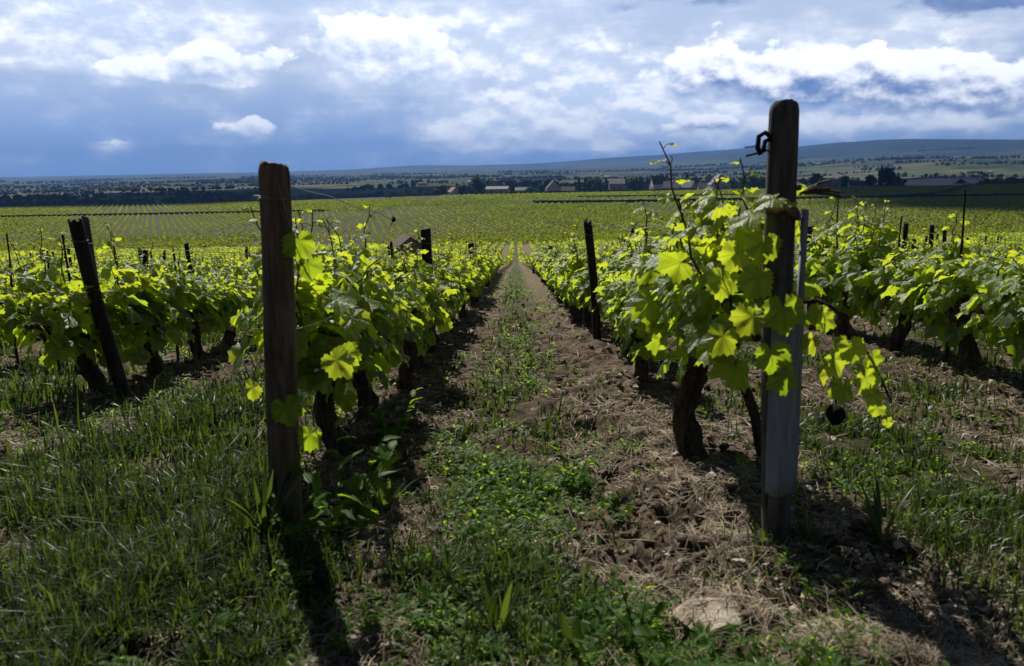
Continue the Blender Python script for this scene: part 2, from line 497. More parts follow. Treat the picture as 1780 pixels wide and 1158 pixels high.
def ground_material():
    m, t = mat('ground')
    geo = t.n('ShaderNodeNewGeometry')
    pos = geo.outputs['Position']
    sp = t.n('ShaderNodeSeparateXYZ', {0: pos})
    X, Y = sp.outputs[0], sp.outputs[1]
    at = t.n('ShaderNodeAttribute', attribute_name='lv')
    ss_ = t.n('ShaderNodeSeparateXYZ', {0: at.outputs['Vector']})
    soil_ = ss_.outputs[0]
    n1 = t.noise(pos, 9.0, 9, .7)
    n2 = t.noise(pos, 60.0, 5, .65)
    c = t.mix(t.ss(n1, .34, .66), (.042, .030, .021), (.185, .138, .10))
    c = t.mix(t.m('MULTIPLY', t.ss(n2, .56, .72), .7), c, (.38, .31, .235))
    gcol = t.mix(t.ss(n1, .3, .7), (.028, .030, .012), (.075, .068, .034))
    near = t.mix(soil_, gcol, c)
    # the slope further down: brown strips between the rows with a green middle
    strip = t.m('ABSOLUTE', t.m('SUBTRACT', t.m('FRACT', t.m('DIVIDE', t.m('ADD', X, .64), 1.25)), .5))
    slope = t.mix(t.m('MULTIPLY', t.ss(t.m('ADD', strip, t.m('MULTIPLY', n1, .3)), .42, .22), t.ss(t.m('ABSOLUTE', X), .75, .55, .08, .8)), (.19, .145, .105), (.06, .09, .028))
    slope = t.mix(t.ss(n1, .35, .7), slope, t.v('MULTIPLY', slope, (.7, .7, .7)))
    col = t.mix(t.ss(Y, 8, 20), near, slope)
    # vineyard fields
    nf = t.noise(pos, .02, 5, .6)
    nf2 = t.noise(pos, .6, 4, .6)
    fld = t.mix(t.ss(nf, .35, .65), (.072, .072, .028), (.055, .058, .022))
    fld = t.mix(t.m('MULTIPLY', t.ss(nf2, .45, .65), .45), fld, (.06, .062, .028))
    col = t.mix(t.ss(Y, 146, 156), col, fld)
    # the plain: patchwork of fields, meadows and woods
    vv = t.n('ShaderNodeTexVoronoi', {'Vector': t.v('MULTIPLY', t.v('ADD', pos, t.v('MULTIPLY', t.noise(pos, .004, 3, .5, 1), (160, 160, 0))), (.0034, .0058, 0)), 'Scale': 1.0}, feature='F1')
    cs = t.n('ShaderNodeSeparateColor', {0: vv.outputs['Color']})
    ramp = t.n('ShaderNodeValToRGB', {0: cs.outputs[0]})
    ramp.color_ramp.interpolation = 'CONSTANT'
    els = ramp.color_ramp.elements
    els[0].color = (.05, .075, .025, 1)
    els[1].position = .22
    els[1].color = (.13, .15, .045, 1)
    for p_, c_ in ((.42, (.08, .11, .03, 1)), (.58, (.20, .17, .085, 1)), (.7, (.035, .055, .022, 1)), (.85, (.15, .16, .05, 1))):
        e = els.new(p_)
        e.color = c_
    pl = t.mix(t.m('MULTIPLY', t.ss(t.noise(pos, .012, 6, .65), .4, .7), .6), t.v('MULTIPLY', ramp.outputs[0], (.7, .7, .7)), (.016, .026, .012))
    wood = t.ss(t.noise(t.v('MULTIPLY', pos, (.0011, .0022, 0)), 1.0, 7, .62), .47, .56)
    wood = t.m('MULTIPLY', wood, t.ss(Y, 2500, 4500))
    pl = t.mix(t.m('MULTIPLY', wood, .85), pl, (.012, .02, .009))
    col = t.mix(t.ss(Y, 700, 820), col, pl)
    hh = t.ss(sp.outputs[2], -40, 60)
    col = t.mix(t.m('MULTIPLY', t.m('MULTIPLY', hh, t.ss(Y, 5000, 6500)), .85), col, t.mix(t.ss(t.noise(pos, .004, 7, .6), .4, .65), (.004, .008, .004), (.012, .018, .008)))
    b1 = t.n('ShaderNodeBump', {'Height': n2, 'Strength': .9, 'Distance': .012})
    b2 = t.n('ShaderNodeBump', {'Height': n1, 'Strength': .8, 'Distance': .03, 'Normal': b1.outputs[0]})
    p = t.n('ShaderNodeBsdfPrincipled', {'Base Color': col, 'Roughness': .95, 'Specular IOR Level': .08, 'Normal': b2.outputs[0]})
    out(t, p.outputs[0])
    return m


M['ground'] = ground_material()


# ------------------------------------------------------------------ ground: one sheet to the horizon
def grow(start, step, ratio, end):
    o = [start]
    while o[-1] < end:
        step *= ratio
        o.append(o[-1] + step)
    return o


def build_ground():
    xs = list(np.arange(-3.0, 3.0001, .02))
    g = grow(3.0, .02, 1.075, 11500)[1:]
    xs = [-a for a in reversed(g)] + xs + g
    ys = [-40, -15, -5, -2, -.5, .3, .7] + list(np.arange(.95, 6.5, .018))
    ys += grow(ys[-1], .018, 1.026, 13300)[1:]
    xs = np.array(xs); ys = np.array(ys)
    X, Y = np.meshgrid(xs, ys)
    Z = G(X, Y)
    a = np.zeros((X.size, 3))
    a[:, 0] = soil(X, Y).ravel()
    nx, ny = len(xs), len(ys)
    i = (np.arange(ny - 1)[:, None] * nx + np.arange(nx - 1)[None, :]).ravel()
    mb = MB()
    mb.add(np.stack([X.ravel(), Y.ravel(), Z.ravel()], 1), np.stack([i, i + 1, i + nx + 1, i + nx], 1), a)
    o = mb.build('ground', M['ground'], attr=True)
    o['kind'] = 'structure'


build_ground()


# ------------------------------------------------------------------ leaf shapes
def leaf_template(seed, nout=30, detailed=True):
    g = np.random.default_rng(seed)
    th = np.linspace(-162, 162, nout)
    ctrl_a = np.array([-165, -140, -104, -80, -52, -27, 0, 27, 52, 80, 104, 140, 165])
    ctrl_r = np.array([.43, .53, .69, .62, .87, .72, 1.0, .72, .87, .62, .69, .53, .43]) * (1 + g.normal(0, .05, 13))
    f = np.linspace(-165, 165, 400)
    rr = np.interp(f, ctrl_a, ctrl_r)
    k = np.hanning(19); k /= k.sum()
    rr = np.convolve(np.pad(rr, 9, 'edge'), k, 'valid')
    r = np.interp(th, f, rr)
    if detailed:
        r = r * (1 + .065 * np.where(np.arange(nout) % 2 == 0, 1, -1))
    a = np.radians(th)
    outer = np.stack([r * np.sin(a), r * np.cos(a)], 1)
    rings = [np.zeros((1, 2)), outer * .5, outer] if detailed else [np.zeros((1, 2)), outer]
    P = np.vstack(rings)
    tri = []
    n = nout
    for j in range(n - 1):
        tri.append((0, 1 + j + 1, 1 + j))
        if detailed:
            tri.append((1 + j, 1 + j + 1, 1 + n + j + 1))
            tri.append((1 + j, 1 + n + j + 1, 1 + n + j))
    u, v = P[:, 0], P[:, 1]
    c1, c2, c3 = g.uniform(-.45, .75), g.uniform(-.1, .65), g.uniform(.06, .18)
    z = -c1 * u * u - c2 * v * np.abs(v) * .6 + c3 * np.sin(5 * np.arctan2(u, v) + g.uniform(0, 6)) * np.hypot(u, v) + g.uniform(.0, .22) * np.abs(u)
    return np.stack([u, v, z], 1), np.array(tri)


LT = [leaf_template(i, 38) for i in range(9)]
LS = [leaf_template(20 + i, 11, False) for i in range(5)]


def norm(a):
    return a / (np.linalg.norm(a, axis=-1, keepdims=True) + 1e-9)


def put_leaves(mb, temps, pos, tip, nor, size, tone, g):
    pos = np.asarray(pos, float)
    if len(pos) == 0: return
    tip = norm(np.asarray(tip, float)); nor = np.asarray(nor, float)
    nor = norm(nor - tip * (nor * tip).sum(1, keepdims=True))
    sx = np.cross(tip, nor)
    size = np.asarray(size, float); tone = np.asarray(tone, float)
    ch = g.integers(0, len(temps), len(pos))
    for k, (tv, tf) in enumerate(temps):
        m = np.where(ch == k)[0]
        if len(m) == 0: continue
        v = pos[m, None, :] + size[m, None, None] * (tv[None, :, 0:1] * sx[m, None, :] + tv[None, :, 1:2] * tip[m, None, :] + tv[None, :, 2:3] * nor[m, None, :])
        nvx = len(tv)
        f = tf[None] + (np.arange(len(m)) * nvx)[:, None, None]
        a = np.zeros((len(m), nvx, 3))
        a[:, :, 0] = tv[None, :, 0]; a[:, :, 1] = tv[None, :, 1]; a[:, :, 2] = tone[m, None]
        mb.add(v.reshape(-1, 3), f.reshape(-1, tf.shape[1]), a.reshape(-1, 3))


# ------------------------------------------------------------------ grapevines
def vine_meshes(seed, zlow=.30, ztop=.66, tall=2, ylo=-.48, yhi=.48, half=.2, n_shoots=11, thick=.045, lean=(0, 0), extra=None, canes=(), skirt=40, dens=1.0, trunk_top=.36, tl=(.12, .27)):
    g = np.random.default_rng(seed)
    sh = lambda p: np.asarray(p, float) + np.array([0, 0, 1.0]) * (-S * np.asarray(p, float)[..., 1:2])
    tr, st, lv = MB(), MB(), MB()
    # gnarled trunk and two arms
    n = 16
    tt = np.linspace(0, 1, n)
    hx, hy = lean[0] + g.normal(0, .02), lean[1] + g.normal(0, .03)
    path = np.stack([hx * tt + .018 * np.sin(tt * 7 + seed), hy * tt + .02 * np.cos(tt * 6 + seed * 2), -.08 + (trunk_top + .08) * tt], 1)
    rad = thick * (1.0 - .25 * tt + .25 * np.exp(-((tt - 1) / .12) ** 2) + .18 * np.exp(-(tt / .14) ** 2)) * (1 + g.normal(0, .06, n))
    tr.tube(path, rad, 14, .10, seed)
    head = path[-1]
    for sg in (-1, 1):
        L = (yhi if sg > 0 else -ylo) * .85
        q = np.linspace(0, 1, 9)
        arm = np.stack([head[0] * (1 - q) + .03 * np.sin(q * 5 + seed), head[1] + sg * L * q, head[2] - .03 + .10 * q ** .6 + .02 * np.sin(q * 9)], 1)
        tr.tube(sh(arm), np.linspace(thick * .62, .011, 9) * (1 + g.normal(0, .08, 9)), 9, .1, seed + 5)
    for k in range(4):     # spurs
        yy = g.uniform(ylo, yhi) * .7
        b = np.array([g.normal(0, .02), yy, trunk_top + .03])
        tr.tube(sh(np.stack([b, b + (g.normal(0, .02), g.normal(0, .02), .05), b + (g.normal(0, .03), g.normal(0, .03), .09)])), [.012, .010, .007], 7, .1)
    P, T, N, Z, K = [], [], [], [], []

    def leaf(p, outd, size, tone, droop, face):
        t_ = np.array([outd[0], outd[1], -droop])
        P.append(p); T.append(t_)
        N.append(np.array([outd[0] * face, outd[1] * face, .75]) + g.normal(0, .28, 3))
        Z.append(size); K.append(np.clip(tone, 0, 1))
    for i in range(n_shoots):
        y0 = ylo + (yhi - ylo) * (i + g.uniform(.1, .9)) / n_shoots
        isT = i < tall
        if isT: y0 = g.uniform(ylo * .8, yhi * .8)
        L = (ztop - trunk_top) * g.uniform(.7, 1.05) if not isT else (ztop - trunk_top) + g.uniform(*tl)
        b = np.array([g.normal(0, .03), y0, trunk_top + .03])
        e = b + np.array([g.normal(0, half * (.5 if isT else .75)), g.normal(0, .1), L])
        mid = (b + e) / 2 + g.normal(0, .03, 3)
        q = np.linspace(0, 1, 10)[:, None]
        c = (1 - q) ** 2 * b + 2 * q * (1 - q) * mid + q * q * e
        c[:, 0] += .008 * np.sin(q[:, 0] * 22 + i)
        st.tube(sh(c), np.linspace(.0052, .0018 if isT else .0025, 10), 6)
        if isT:      # tendrils and curled tip
            for s_ in range(2):
                a0 = c[-2 - s_ * 2]
                dr = norm(np.array([g.normal(), g.normal(), .6]))
                w = np.linspace(0, 1, 8)[:, None]
                tn = a0 + dr * .11 * w + np.array([0, 0, -.05]) * w ** 2 + .012 * np.stack([np.sin(w[:, 0] * 9), np.cos(w[:, 0] * 9), 0 * w[:, 0]], 1) * w
                st.tube(sh(tn), np.linspace(.0014, .0006, 8), 4)
        m = int((9 if not isT else 12) * dens)
        az0 = g.uniform(0, 6.3)
        for j in range(m):
            s_ = (j + .6) / m
            p = c[0] * 0 + np.array([np.interp(s_, q[:, 0], c[:, d]) for d in range(3)])
            az = az0 + j * pi + g.normal(0, .5)
            o = norm(np.array([cos(az) * 1.3, sin(az), 0]))
            size = (.078 * (1 - s_) ** .6 + .022) * g.uniform(.8, 1.2)
            if isT and s_ > .55: size *= .62
            pl = g.uniform(.03, .085) * (1 - .6 * s_)
            pb = p + o * pl + np.array([0, 0, pl * .35])
            st.tube(sh(np.stack([p, (p + pb) / 2 + [0, 0, .008], pb])), [.0018, .0015, .0012], 4, caps=False)
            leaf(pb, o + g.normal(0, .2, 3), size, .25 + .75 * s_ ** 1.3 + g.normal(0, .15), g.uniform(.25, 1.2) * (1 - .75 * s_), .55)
    # outer skin of bigger leaves that hides the inside of the plant
    for j in range(int(66 * dens)):
        sd_ = g.choice([-1, 1])
        zz = zlow + .05 + (ztop - zlow) * g.uniform(0, 1) ** .9
        yy = g.uniform(ylo * 1.08, yhi * 1.08)
        w = half * (1.05 - .45 * abs((zz - (zlow + ztop) / 2) / (ztop - zlow) * 2) ** 2)
        p = np.array([sd_ * w * g.uniform(.55, 1.1), yy, zz])
        o = norm(np.array([sd_ * g.uniform(.5, 1.2), g.normal(0, .6), 0]))
        hrel = (zz - zlow) / (ztop - zlow)
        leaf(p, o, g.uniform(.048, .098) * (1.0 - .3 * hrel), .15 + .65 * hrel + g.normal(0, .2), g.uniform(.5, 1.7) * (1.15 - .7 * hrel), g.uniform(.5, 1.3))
    for j in range(skirt):     # old leaves that hang low round the head
        a_ = g.uniform(0, 6.3)
        p = np.array([cos(a_) * half * g.uniform(.3, .85), g.uniform(ylo, yhi) * .9, zlow + g.uniform(-.06, .14)])
        o = norm(np.array([cos(a_), sin(a_) * .7, 0]))
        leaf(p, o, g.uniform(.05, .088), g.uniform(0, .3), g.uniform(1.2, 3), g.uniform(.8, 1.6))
    P_ = sh(np.array(P))
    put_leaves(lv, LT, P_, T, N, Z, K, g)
    if extra:
        E = np.array([e[0] for e in extra])
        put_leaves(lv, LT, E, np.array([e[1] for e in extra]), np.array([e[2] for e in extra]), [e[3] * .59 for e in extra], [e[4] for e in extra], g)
    cn = None
    if len(canes):
        cn = MB()
        for pts, r0, r1 in canes:
            pts = np.array(pts, float)
            q = np.linspace(0, len(pts) - 1, 14)
            c = np.stack([np.interp(q, np.arange(len(pts)), pts[:, d]) for d in range(3)], 1)
            for _ in range(2): c[1:-1] = (c[:-2] + 2 * c[1:-1] + c[2:]) / 4
            cn.tube(c, np.linspace(r0, r1, 14), 9, .1, seed)
    return tr, st, lv, cn


def make_vine(seed, **kw):
    root = empty('grapevine', (0, 0, 0))
    tr, st, lv, cn = vine_meshes(seed, **kw)
    tr.build('trunk', M['bark'], root)
    st.build('shoots', M['shoot'], root)
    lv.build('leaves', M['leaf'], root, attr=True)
    if cn: cn.build('cane', M['bark'], root)
    root['category'] = 'grapevine'
    return root


def sky_leaf_list(base, items, seed):
    g = np.random.default_rng(seed)
    o = []
    for x, y, z, tx, ty, tz, nx, ny, nz, s, k in items:
        o.append((np.array([x, y, z]) - base, np.array([tx, ty, tz]) + g.normal(0, .08, 3), np.array([nx, ny, nz]) + g.normal(0, .1, 3), s, k))
    return o


placed = []
# --- the first vine of the row left of the path, wrapped round the near post
bL = np.array([-.70, 2.92, 0]); bL[2] = G(bL[0], bL[1])
exL = sky_leaf_list(bL, [
    (-.545, 2.02, -.18, .1, -.1, -1, .5, -1, .1, .10, .1),
    (-.53, 2.04, -.24, .2, 0, -1, .8, -1, .2, .085, .1),
    (-.60, 1.985, -.60, .35, -.1, -1, .1, -1, .25, .10, .1),
    (-.545, 1.99, -.68, -.1, -.1, -1, -.1, -1, .2, .085, .1),
    (-.72, 2.1, -.58, -.2, .1, -1, -.4, -1, .3, .075, .5),
    (-.50, 2.2, -.36, 1, -.2, -.35, .1, -.4, 1, .12, .75),
    (-.48, 2.3, -.43, 1, -.2, -.4, .1, -.5, 1, .11, .7),
    (-.50, 2.15, -.52, .9, -.2, -.8, .2, -.7, .8, .115, .75),
    (-.50, 2.25, -.53, .6, -.2, -1, .3, -1, .4, .11, .3)], 1)
v = make_vine(101, zlow=.36, ztop=.70, tall=4, ylo=-.5, yhi=.45, half=.16, n_shoots=14, thick=.044, extra=exL, dens=1.2, skirt=26,
              canes=[([(0, 0, .34), (.03, -.3, .40), (.10, -.6, .46), (.16, -.85, .52)], .010, .005)])
v.location = bL
tag(v, 'leafy grapevine behind the left near post, its tallest shoots above the other vines', group='vines in the row left of the path')
placed.append((-.70, 2.92))
# --- the first vine of the row right of the path, two stems, its leaves all round the right near post
bR = np.array([.60, 2.72, 0]); bR[2] = G(bR[0], bR[1])
g_ = np.random.default_rng(5)
itR = [(.60, 1.79, -.33, .1, -.1, -1, .1, -1, .15, .115, .15), (.575, 1.78, -.43, .2, -.1, -1, -.1, -1, .1, .10, .1), (.61, 1.80, -.49, .1, -.1, -1, .1, -1, .2, .09, .05),
       (.55, 1.85, -.36, -.6, -.1, -.8, -.2, -.8, .6, .10, .7), (.50, 1.92, -.42, -.4, -.2, -1, -.3, -.9, .4, .10, .5),
       (.58, 1.84, -.09, -.8, -.2, -.2, 0, -.3, 1, .085, .95), (.55, 1.9, -.13, -.9, -.2, -.3, 0, -.4, 1, .10, .95), (.61, 1.83, -.10, .5, -.3, -.1, 0, -.3, 1, .05, .9),
       (.54, 1.95, -.17, -.5, -.2, -.6, -.2, -.6, .7, .09, .8), (.53, 1.92, -.22, -.4, -.1, -1, -.3, -.9, .3, .095, .85), (.51, 1.98, -.29, -.2, -.2, -1, -.2, -1, .3, .10, .7),
       (.57, 1.86, -.19, -.1, 0, -1, -.2, -1, .1, .10, .6), (.56, 1.86, -.27, -.3, 0, -1, -.3, -1, .1, .10, .35)]
for x, z, s, k in ((.69, -.345, .065, .45), (.72, -.37, .07, .35), (.70, -.42, .07, .8), (.755, -.42, .075, .7), (.735, -.46, .085, .5), (.79, -.44, .08, .45), (.80, -.50, .085, .55), (.765, -.53, .08, .3), (.84, -.50, .07, .4), (.845, -.555, .06, .6), (.875, -.60, .05, .7), (.70, -.50, .075, .75), (.90, -.635, .035, .7), (.83, -.46, .06, .25)):
    itR.append((x, 1.85 + g_.normal(0, .04), z, g_.normal(.35, .4), g_.normal(0, .3), -1, g_.normal(.1, .4), -1, g_.uniform(.1, .7), s, k))
exR = sky_leaf_list(bR, itR, 2)
v = make_vine(77, zlow=.40, ztop=.86, tall=4, ylo=-.80, yhi=.5, half=.13, n_shoots=15, thick=.05, extra=exR, dens=1.0, tl=(.0, .14), skirt=20, trunk_top=.42,
              canes=[([(.27, .02, -.04), (.24, 0, .10), (.20, -.02, .22), (.13, -.03, .34), (.05, -.02, .44)], .021, .013),
                     ([(.05, -.1, .44), (.08, -.5, .52), (.08, -.85, .72), (.16, -.88, .66), (.24, -.88, .54), (.29, -.87, .44)], .007, .0025)])
v.location = bR
tag(v, 'large twin-stemmed grapevine whose leaves wrap round the right near post', group='vines in the row right of the path')
placed.append((.60, 2.72))

VAR = [make_vine(200 + i, zlow=[.25, .23, .27, .22, .26, .24, .26, .23, .25][i], trunk_top=.31, ztop=[.56, .60, .54, .61, .57, .53, .62, .57, .55][i], tall=[2, 3, 1, 4, 2, 1, 3, 2, 3][i], half=[.115, .13, .11, .125, .13, .11, .12, .13, .115][i], skirt=24 + 2 * i) for i in range(9)]
used = [False] * len(VAR)
LEFT = [-.64, -2.3] + [-3.55 - 1.25 * k for k in range(130)]
RIGHT = [.61, 2.6] + [3.85 + 1.25 * k for k in range(130)]
ORD = ['', 'second', 'third', 'fourth', 'fifth', 'sixth', 'seventh', 'eighth', 'ninth', 'tenth', 'eleventh', 'twelfth', 'thirteenth', 'fourteenth', 'fifteenth', 'sixteenth', 'seventeenth', 'eighteenth', 'nineteenth', 'twentieth']
START = {-.64: [3.3, 4.06, 5.0, 5.9], .61: [4.26, 5.2, 6.1], -2.3: [4.28, 4.86, 5.6, 6.3], 2.6: [3.65, 4.46, 5.4, 6.2, 7.0]}
cand = []
for side, rows in (('left', LEFT), ('right', RIGHT)):
    for ri, x in enumerate(rows[:34]):
        ys = list(START.get(x, []))
        y = (ys[-1] if ys else max(3.9, abs(x) / .66 - .6)) + (.92 if ys else rng.uniform(0, .9))
        while y < 60:
            ys.append(y + rng.normal(0, .05)); y += .92
        for y in ys:
            if abs(x) < .68 * y + .45:
                cand.append((math.hypot(x, y), x, y, side, ri))
cand.sort()
IND = cand[:298]
DIST_END = IND[-1][0]
NEARLAB = {
    (-.64, 3.3): 'grapevine with a thick dark trunk, second in the row left of the path',
    (-.64, 4.06): 'grapevine third from the left near post in the row left of the path',
    (-.64, 5.0): 'grapevine just before the tall square-topped post in the left row',
    (.61, 4.26): 'grapevine on a short dark trunk in front of the splintered post',
    (.61, 5.2): 'grapevine between the short trunked one and the splintered post in the right row',
    (.61, 6.1): 'grapevine standing right at the splintered post in the right row',
    (-2.3, 4.28): 'grapevine at the foot of the tilted post',
    (-2.3, 4.86): 'grapevine just beyond the tilted post in the second row on the left',
    (-2.3, 5.6): 'grapevine two plants beyond the tilted post in the second row on the left',
    (-2.3, 6.3): 'grapevine across the grass strip, just left of the left near post',
    (2.6, 3.65): 'grapevine cut by the right edge of the photo',
    (2.6, 4.46): 'grapevine with a grey gnarled trunk standing in bare soil beyond the grass on the right',
    (2.6, 5.4): 'grapevine between the grey gnarled trunk and the next trunk on the right',
    (2.6, 6.2): 'grapevine with a trunk in deep shade in the second row right of the path',
}
cnt = {}
for d, x, y, side, ri in IND:
    x0_, k = x, int(rng.integers(0, len(VAR)))
    x = {(.61, 4.26): .66, (.61, 5.2): .75, (.61, 6.1): .77, (-2.3, 4.28): -2.36}.get((x, y), x)
    if y < 6.5: k = [3, 1, 6, 4, 0, 8, 7, 2, 5][len(placed) % 9]
    loc = (x + rng.normal(0, .025), y, float(G(x, y)) - .01)
    sc = rng.uniform(.9, 1.1)
    if ri == 1 and side == 'right': sc *= 1.28
    if ri == 1 and side == 'left': sc *= 1.1
    rz = pi * int(rng.integers(0, 2)) if False else rng.normal(0, .08)
    if not used[k]:
        o = VAR[k]; used[k] = True
        o.location = loc; o.rotation_euler = (0, 0, rz); o.scale = (sc, sc, sc)
    else:
        o = dup(VAR[k], loc, rz, (sc, sc, sc))
    placed.append((x, y))
    if ri == 0:
        grp = f'vines in the row {side} of the path'
        where = f'in the row just {side} of the path'
    else:
        name = ORD[ri] if ri < len(ORD) else 'far'
        grp = f'vines in the {name} row {side} of the path'
        where = f'in the {name} vine row {side} of the path'
    lab = NEARLAB.get((x0_, y))
    if not lab:
        z = 'near' if d < 9 else 'middle' if d < 15 else 'far'
        lab = {'near': f'sunlit grapevine {where}, among its nearer plants', 'middle': f'small sunlit grapevine {where}, halfway down the slope', 'far': f'tiny bright grapevine {where}, well down the slope'}[z]
    tag(o, lab, 'grapevine', grp)
for k, u in enumerate(used):
    if not u:
        for ch in list(VAR[k].children): bpy.data.objects.remove(ch)
        bpy.data.objects.remove(VAR[k])


# --- the many vines further down the same slope: beyond counting
def far_rows():
    g = np.random.default_rng(31)
    mb = MB(); sk = MB()
    indset = set((round(x, 3), round(y, 3)) for _, x, y, _, _ in IND)
    Pl, Sz = [], []
    for x in LEFT + RIGHT:
        y0 = max(4.0, abs(x) / .68 - .6)
        # start where the single plants of this row end
        ymax = max([y for _, xx, y, _, _ in IND if xx == x], default=y0 - .5)
        y = max(y0, ymax + .45)
        if y > 152: continue
        n = 0
        ysamp = []
        while y < 152:
            seg = min(1.0, 152 - y)
            m = int(62 * (23 / max(y, 12)) ** .95) + 1
            ysamp.append(y + g.uniform(0, seg, m)); y += seg
        ysamp = np.concatenate(ysamp)
        m = len(ysamp)
        gap = fbm(ysamp * .8, np.full(m, x * 7.3), 2, 4)
        hh = .24 + .33 * g.uniform(0, 1, m) ** .8 * (.75 + .5 * gap)
        Pl.append(np.stack([x + g.normal(0, .09, m), ysamp, hh], 1))
        Sz.append(.12 * (np.maximum(ysamp, 23) / 23) ** .42 * g.uniform(.7, 1.25, m))
    P = np.concatenate(Pl); Z = np.concatenate(Sz)
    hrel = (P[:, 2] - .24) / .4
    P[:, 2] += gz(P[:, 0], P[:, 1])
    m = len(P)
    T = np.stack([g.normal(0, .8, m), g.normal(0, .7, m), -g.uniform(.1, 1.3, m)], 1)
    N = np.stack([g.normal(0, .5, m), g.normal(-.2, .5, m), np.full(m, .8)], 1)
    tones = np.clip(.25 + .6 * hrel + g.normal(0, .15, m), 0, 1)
    quad = (np.array([(-.55, -.3, -.05), (.55, -.3, -.08), (.5, .65, -.1), (-.5, .6, 0)]), np.array([(0, 1, 2, 3)]))
    tip = norm(T); N = norm(N - tip * (N * tip).sum(1, keepdims=True)); sx = np.cross(tip, N)
    tv = quad[0]
    vv = P[:, None, :] + Z[:, None, None] * (tv[None, :, 0:1] * sx[:, None] + tv[None, :, 1:2] * tip[:, None] + tv[None, :, 2:3] * N[:, None])
    f = np.arange(m * 4).reshape(-1, 4)
    a = np.zeros((m, 4, 3)); a[:, :, 0] = .5; a[:, :, 1] = .5; a[:, :, 2] = tones[:, None]
    mb.add(vv.reshape(-1, 3), f, a.reshape(-1, 3))
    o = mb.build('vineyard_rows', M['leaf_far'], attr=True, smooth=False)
    tag(o, 'countless small green vines in converging rows down the slope', 'vineyard', kind='stuff')


far_rows()


# --- vineyard blocks on the gentler ground beyond
def field_rows():
    g = np.random.default_rng(41)
    mb = MB()
    blocks = [  # y0, y1, x0, x1, row azimuth, spacing, clump
        (155, 233, -62, 400, -12, 2.3, .55), (155, 233, -400, -66, 10, 2.3, .55),
        (238, 328, -60, 78, -11, 2.6, .62), (238, 328, 82, 500, 16, 2.6, .62), (238, 402, -500, -96, -24, 2.3, .62), (238, 402, -91, -64, -14, 2.6, .62),
        (333, 446, -60, 60, -10, 3.0, .75), (333, 446, 64, 520, 13, 3.0, .75),
        (454, 536, -62, 700, 5, 3.6, .85), (541, 704, -62, 700, -9, 4.2, 1.0), (407, 600, -500, -64, -25, 3.2, .95)]
    Ps, Zs, Ts = [], [], []
    for y0, y1, x0, x1, az, sp, cl in blocks:
        a = radians(az)
        d = np.array([sin(a), cos(a)]); nn = np.array([cos(a), -sin(a)])
        R = max(abs(x0), abs(x1)) + y1
        offs = np.arange(-R, R, sp); offs = offs + g.normal(0, .16, len(offs))
        vig = g.uniform(-.18, .18, len(offs))
        ss = np.arange(-R, R, cl * .72)
        O, T_ = np.meshgrid(offs, ss)
        x = O * nn[0] + T_ * d[0]; y = O * nn[1] + T_ * d[1]
        ok = (y > y0) & (y < y1) & (x > x0) & (x < x1) & (np.abs(x) < .68 * y + 15)
        x = x[ok]; y = y[ok]; vg = np.broadcast_to(vig, ok.shape)[ok]
        j_ = g.normal(0, .45, len(x)); x = x + g.normal(0, .09, len(x)) + d[0] * j_; y = y + g.normal(0, .09, len(x)) + d[1] * j_
        keep = g.uniform(0, 1, len(x)) < .30 + 1.1 * fbm(x * .09, y * .05, 4, int(y0))
        x, y, vg = x[keep], y[keep], vg[keep]
        hz = g.uniform(.12, .42, len(x))
        Ps.append(np.stack([x, y, gz(x, y) + hz], 1)); Zs.append(np.full(len(x), cl) * g.uniform(.5, 1.45, len(x)))
        Ts.append(np.clip(.45 + vg + g.normal(0, .2, len(x)) + (fbm(x * .02, y * .02, 3, 9) - .5) * .8, 0, 1))
    P = np.concatenate(Ps); Z = np.concatenate(Zs); K = np.concatenate(Ts)
    for rep in range(2):
        m = len(P)
        th = g.uniform(0, 6.3, m)
        hx = np.stack([np.cos(th), np.sin(th), g.normal(0, .25, m)], 1) * Z[:, None] * .36
        up = np.stack([g.normal(0, .35, m), g.normal(0, .35, m), np.ones(m)], 1) * Z[:, None] * .34
        vv = np.stack([P - hx - up, P + hx - up * .8, P + hx * .7 + up, P - hx * .8 + up * 1.1], 1)
        a = np.zeros((m, 4, 3)); a[:, :, :2] = .5; a[:, :, 2] = K[:, None]
        mb.add(vv.reshape(-1, 3), np.arange(m * 4).reshape(-1, 4), a.reshape(-1, 3))
    o = mb.build('vineyard_fields', M['field'], attr=True, smooth=False)
    tag(o, 'green vineyard blocks with fine rows on the gentle ground before the village', 'vineyard', kind='stuff')


field_rows()


